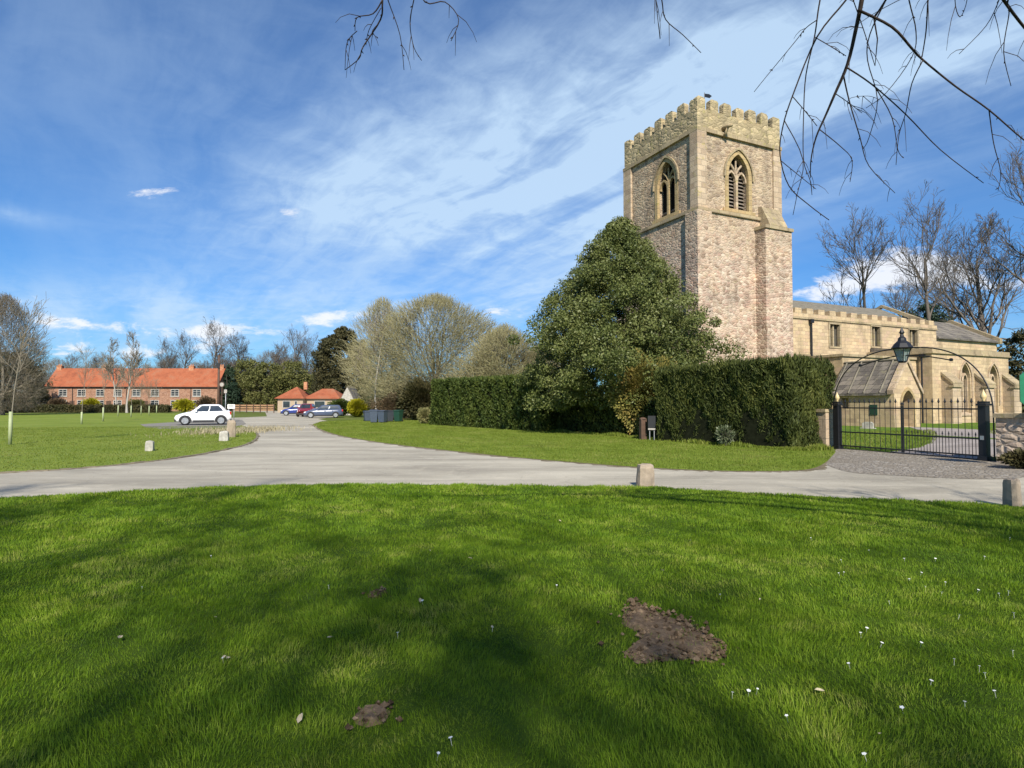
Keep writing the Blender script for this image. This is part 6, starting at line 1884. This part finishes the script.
for i, (a, b, rz, mk, s, lab) in enumerate([(366, 421.5, 0.5, 'bin_blue', 0.9, 'blue grey wheelie bin at the left of the row'), (373, 423, 0.1, 'bin_blue', 1.05, 'larger blue grey wheelie bin nearest the verge'), (381.5, 423, -0.3, 'bin_blue', 1.0, 'blue grey wheelie bin third along the row'),
        (389, 422, 0.4, 'bin_dark', 0.95, 'dark wheelie bin next to the green one'), (397.5, 422, -0.4, 'bin_green', 1.0, 'green wheelie bin at the right of the row')]):
    g = G(a, b); wheelie(lab, (g.x, g.y + 0.4, 0.0), rz, M[mk], s)

# ------------------------------------------------------------------ stones, posts and signs
def bollard(name, lab, a, b, w, d, h, seed, mk='bollard', rz=0.2, chip=True, z=0.0):
    g = G(a, b)
    rr = random.Random(seed)
    mb = MB()
    n = 10
    prof = [(0, 1.04), (0.3, 1.02), (0.65, 0.97), (0.85, 0.93), (0.96, 0.84), (1.0, 0.55)]
    vs, fs = [], []
    for zf, sc in prof:
        for k in range(n):
            an = 2 * math.pi * k / n
            ca, sa = math.cos(an), math.sin(an)
            sq = 1 / max(abs(ca), abs(sa)) ** 0.75
            j = 1 + rr.uniform(-0.05, 0.05)
            vs.append((ca * sq * w / 2 * sc * j, sa * sq * d / 2 * sc * j, zf * h + (rr.uniform(-0.04, 0.04) * h if zf > 0.9 else 0) - (0.05 if zf == 0 else 0)))
    for i in range(len(prof) - 1):
        for k in range(n): fs.append((i * n + k, i * n + (k + 1) % n, (i + 1) * n + (k + 1) % n, (i + 1) * n + k))
    fs.append(tuple(range((len(prof) - 1) * n, len(prof) * n)))
    mb._add(vs, fs)
    o = mb.build(name, M[mk])
    o.location = (g.x, g.y + d / 2, z); o.rotation_euler = (rr.uniform(-0.05, 0.05), rr.uniform(-0.05, 0.05), rz)
    tag(o, lab, 'bollard', 'stone bollards along the grass edges')
    return o
bollard('stone_bollard', 'squat weathered stone at the middle of the lawn edge', 647, 488, 0.33, 0.3, 0.46, 1, rz=0.15)
bollard('stone_bollard', 'round topped stone post at the right edge of the lawn', 1019, 508.5, 0.19, 0.24, 0.46, 2, rz=0.1)
bollard('stone_bollard', 'small pale stone alone on the village green', 147.5, 451.5, 0.26, 0.24, 0.36, 3, 'whitestone')
bollard('stone_bollard', 'white painted stone at the tip of the green', 222.5, 441.3, 0.38, 0.32, 0.44, 4, 'whitestone')
bollard('stone_bollard', 'taller grey stone right behind the white painted one', 229, 437.5, 0.42, 0.36, 0.85, 5, rz=0.4)
# rough dead growth at the tip of the green
g0 = G(240, 431)
n = 2600
r = np.random.default_rng(77)
X = g0.x + r.normal(size=n) * 1.2; Y = g0.y + r.normal(size=n) * 2.2
blades('rough_grass', X, Y, np.full(n, 0.0), r.uniform(0.08, 0.3, n), np.full(n, 0.03), plain('dead_grass', (0.30, 0.26, 0.16), 0.9, var=0.35, scale=2), 0.6, 11, 'dry dead grass at the tip of the green')
# tall timber pole and road signs behind the white car
p = G(218, 421.5)
o = thing('timber_pole', 'tall brown timber pole at the right end of the terrace', 'pole', (at(218.3, 403, 60).x, 60, 0))
mb = MB(); mb.lathe([(0.13, -0.1), (0.11, 3.2), (0.10, 6.5)], sides=10); mb.build('shaft', M['timber'], o, True)
mb = MB(); mb.box(-0.16, 0.16, -0.16, -0.12, 5.2, 5.7); mb.lathe([(0.12, 6.5), (0.02, 6.62)], sides=10); mb.build('cap', M['trim'], o)
def sign(name, lab, pxx, Y, board, pole_h, two=False, pole_m='grey_pole'):
    q = at(pxx, 403, Y)
    t = thing(name, lab, 'sign', (q.x, Y, 0))
    kind, w, h, z, mk = board
    for x in ((-w * 0.35, w * 0.35) if two else (0,)):
        mb = MB(); mb.lathe([(0.035, -0.05), (0.035, pole_h)], (x, 0, 0), 8); mb.build('post', M[pole_m], t, True)
    mb = MB()
    if kind == 'disc': mb.lathe([(w / 2, -0.06), (w / 2, -0.04)], (0, 0, z), 24, 'y')
    else: mb.box(-w / 2, w / 2, -0.06, -0.04, z - h / 2, z + h / 2)
    mb.build('panel', M[mk], t)
    return t
t = sign('road_sign', 'round road sign on a brown post above the white car', 221.8, 52, ('disc', 0.46, 0, 3.3, 'sign_dull'), 3.5, pole_m='timber')
mb = MB(); o_ = [(0.23 * math.cos(a), 3.3 + 0.23 * math.sin(a)) for a in np.linspace(0, 2 * math.pi, 25)]; i_ = [(0.17 * math.cos(a), 3.3 + 0.17 * math.sin(a)) for a in np.linspace(0, 2 * math.pi, 25)]
mb.strip(o_, i_, -0.066, -0.062); mb.build('border', M['timber'], t)
sign('road_sign', 'small white plate on a slim pale pole', 225.6, 54, ('box', 0.26, 0.32, 2.75, 'sign_dull'), 2.95)
t = sign('name_plate', 'low white street plate on two short posts by the lane', 231.5, 60, ('box', 0.75, 0.42, 1.35, 'sign_white'), 1.2, True)
mb = MB()
for zz_ in (1.42, 1.30): mb.box(-0.26, 0.26, -0.066, -0.062, zz_, zz_ + 0.05)
mb.build('lettering', M['trim'], t)
q = at(1042, 403, 15.2)
t = thing('notice_board', 'dark green board on a post at the right edge', 'sign', (q.x, 15.2, 0), R(-25))
mb = MB()
w, z0, z1, c_ = 0.44, 1.62, 2.52, 0.12
oct_ = [(-w + c_, z0), (w - c_, z0), (w, z0 + c_), (w, z1 - c_), (w - c_, z1), (-w + c_, z1), (-w, z1 - c_), (-w, z0 + c_)]
mb.prism(oct_, -0.03, 0.03); mb.build('panel', M['sign_green'], t)
mb = MB(); mb.lathe([(0.04, -0.05), (0.04, 1.7)], (0, 0.08, 0), 8); mb.build('post', M['grey_pole'], t, True)
# little sign and brown post under the evergreen
q = G(652, 440.5)
t = thing('small_sign', 'small dark sign with white strip on two pale posts by the hedge', 'sign', (q.x, q.y, 0), R(-20))
for x in (-0.1, 0.1):
    mb = MB(); mb.lathe([(0.022, -0.05), (0.022, 0.62)], (x, 0, 0), 8); mb.build('post', M['grey_pole'], t)
mb = MB(); mb.box(-0.17, 0.17, -0.055, -0.025, 0.58, 1.12); mb.build('panel', M['trim'], t)
mb = MB(); mb.box(-0.16, 0.16, -0.062, -0.057, 0.48, 0.56); mb.build('label_strip', M['sign_dull'], t)
q = G(643.5, 440)
t = thing('wooden_post', 'stout reddish brown wooden post beside the small sign', 'post', (q.x, q.y + 0.1, 0), R(15))
mb = MB(); mb.box(-0.14, 0.14, -0.12, 0.12, -0.05, 0.95); bevel(mb.build('post', M['timber'], t), 0.02)
mb = MB(); mb.lathe([(0.17, 0.952), (0.15, 1.0), (0.06, 1.04)], sides=8); mb.build('cap', M['timber'], t)
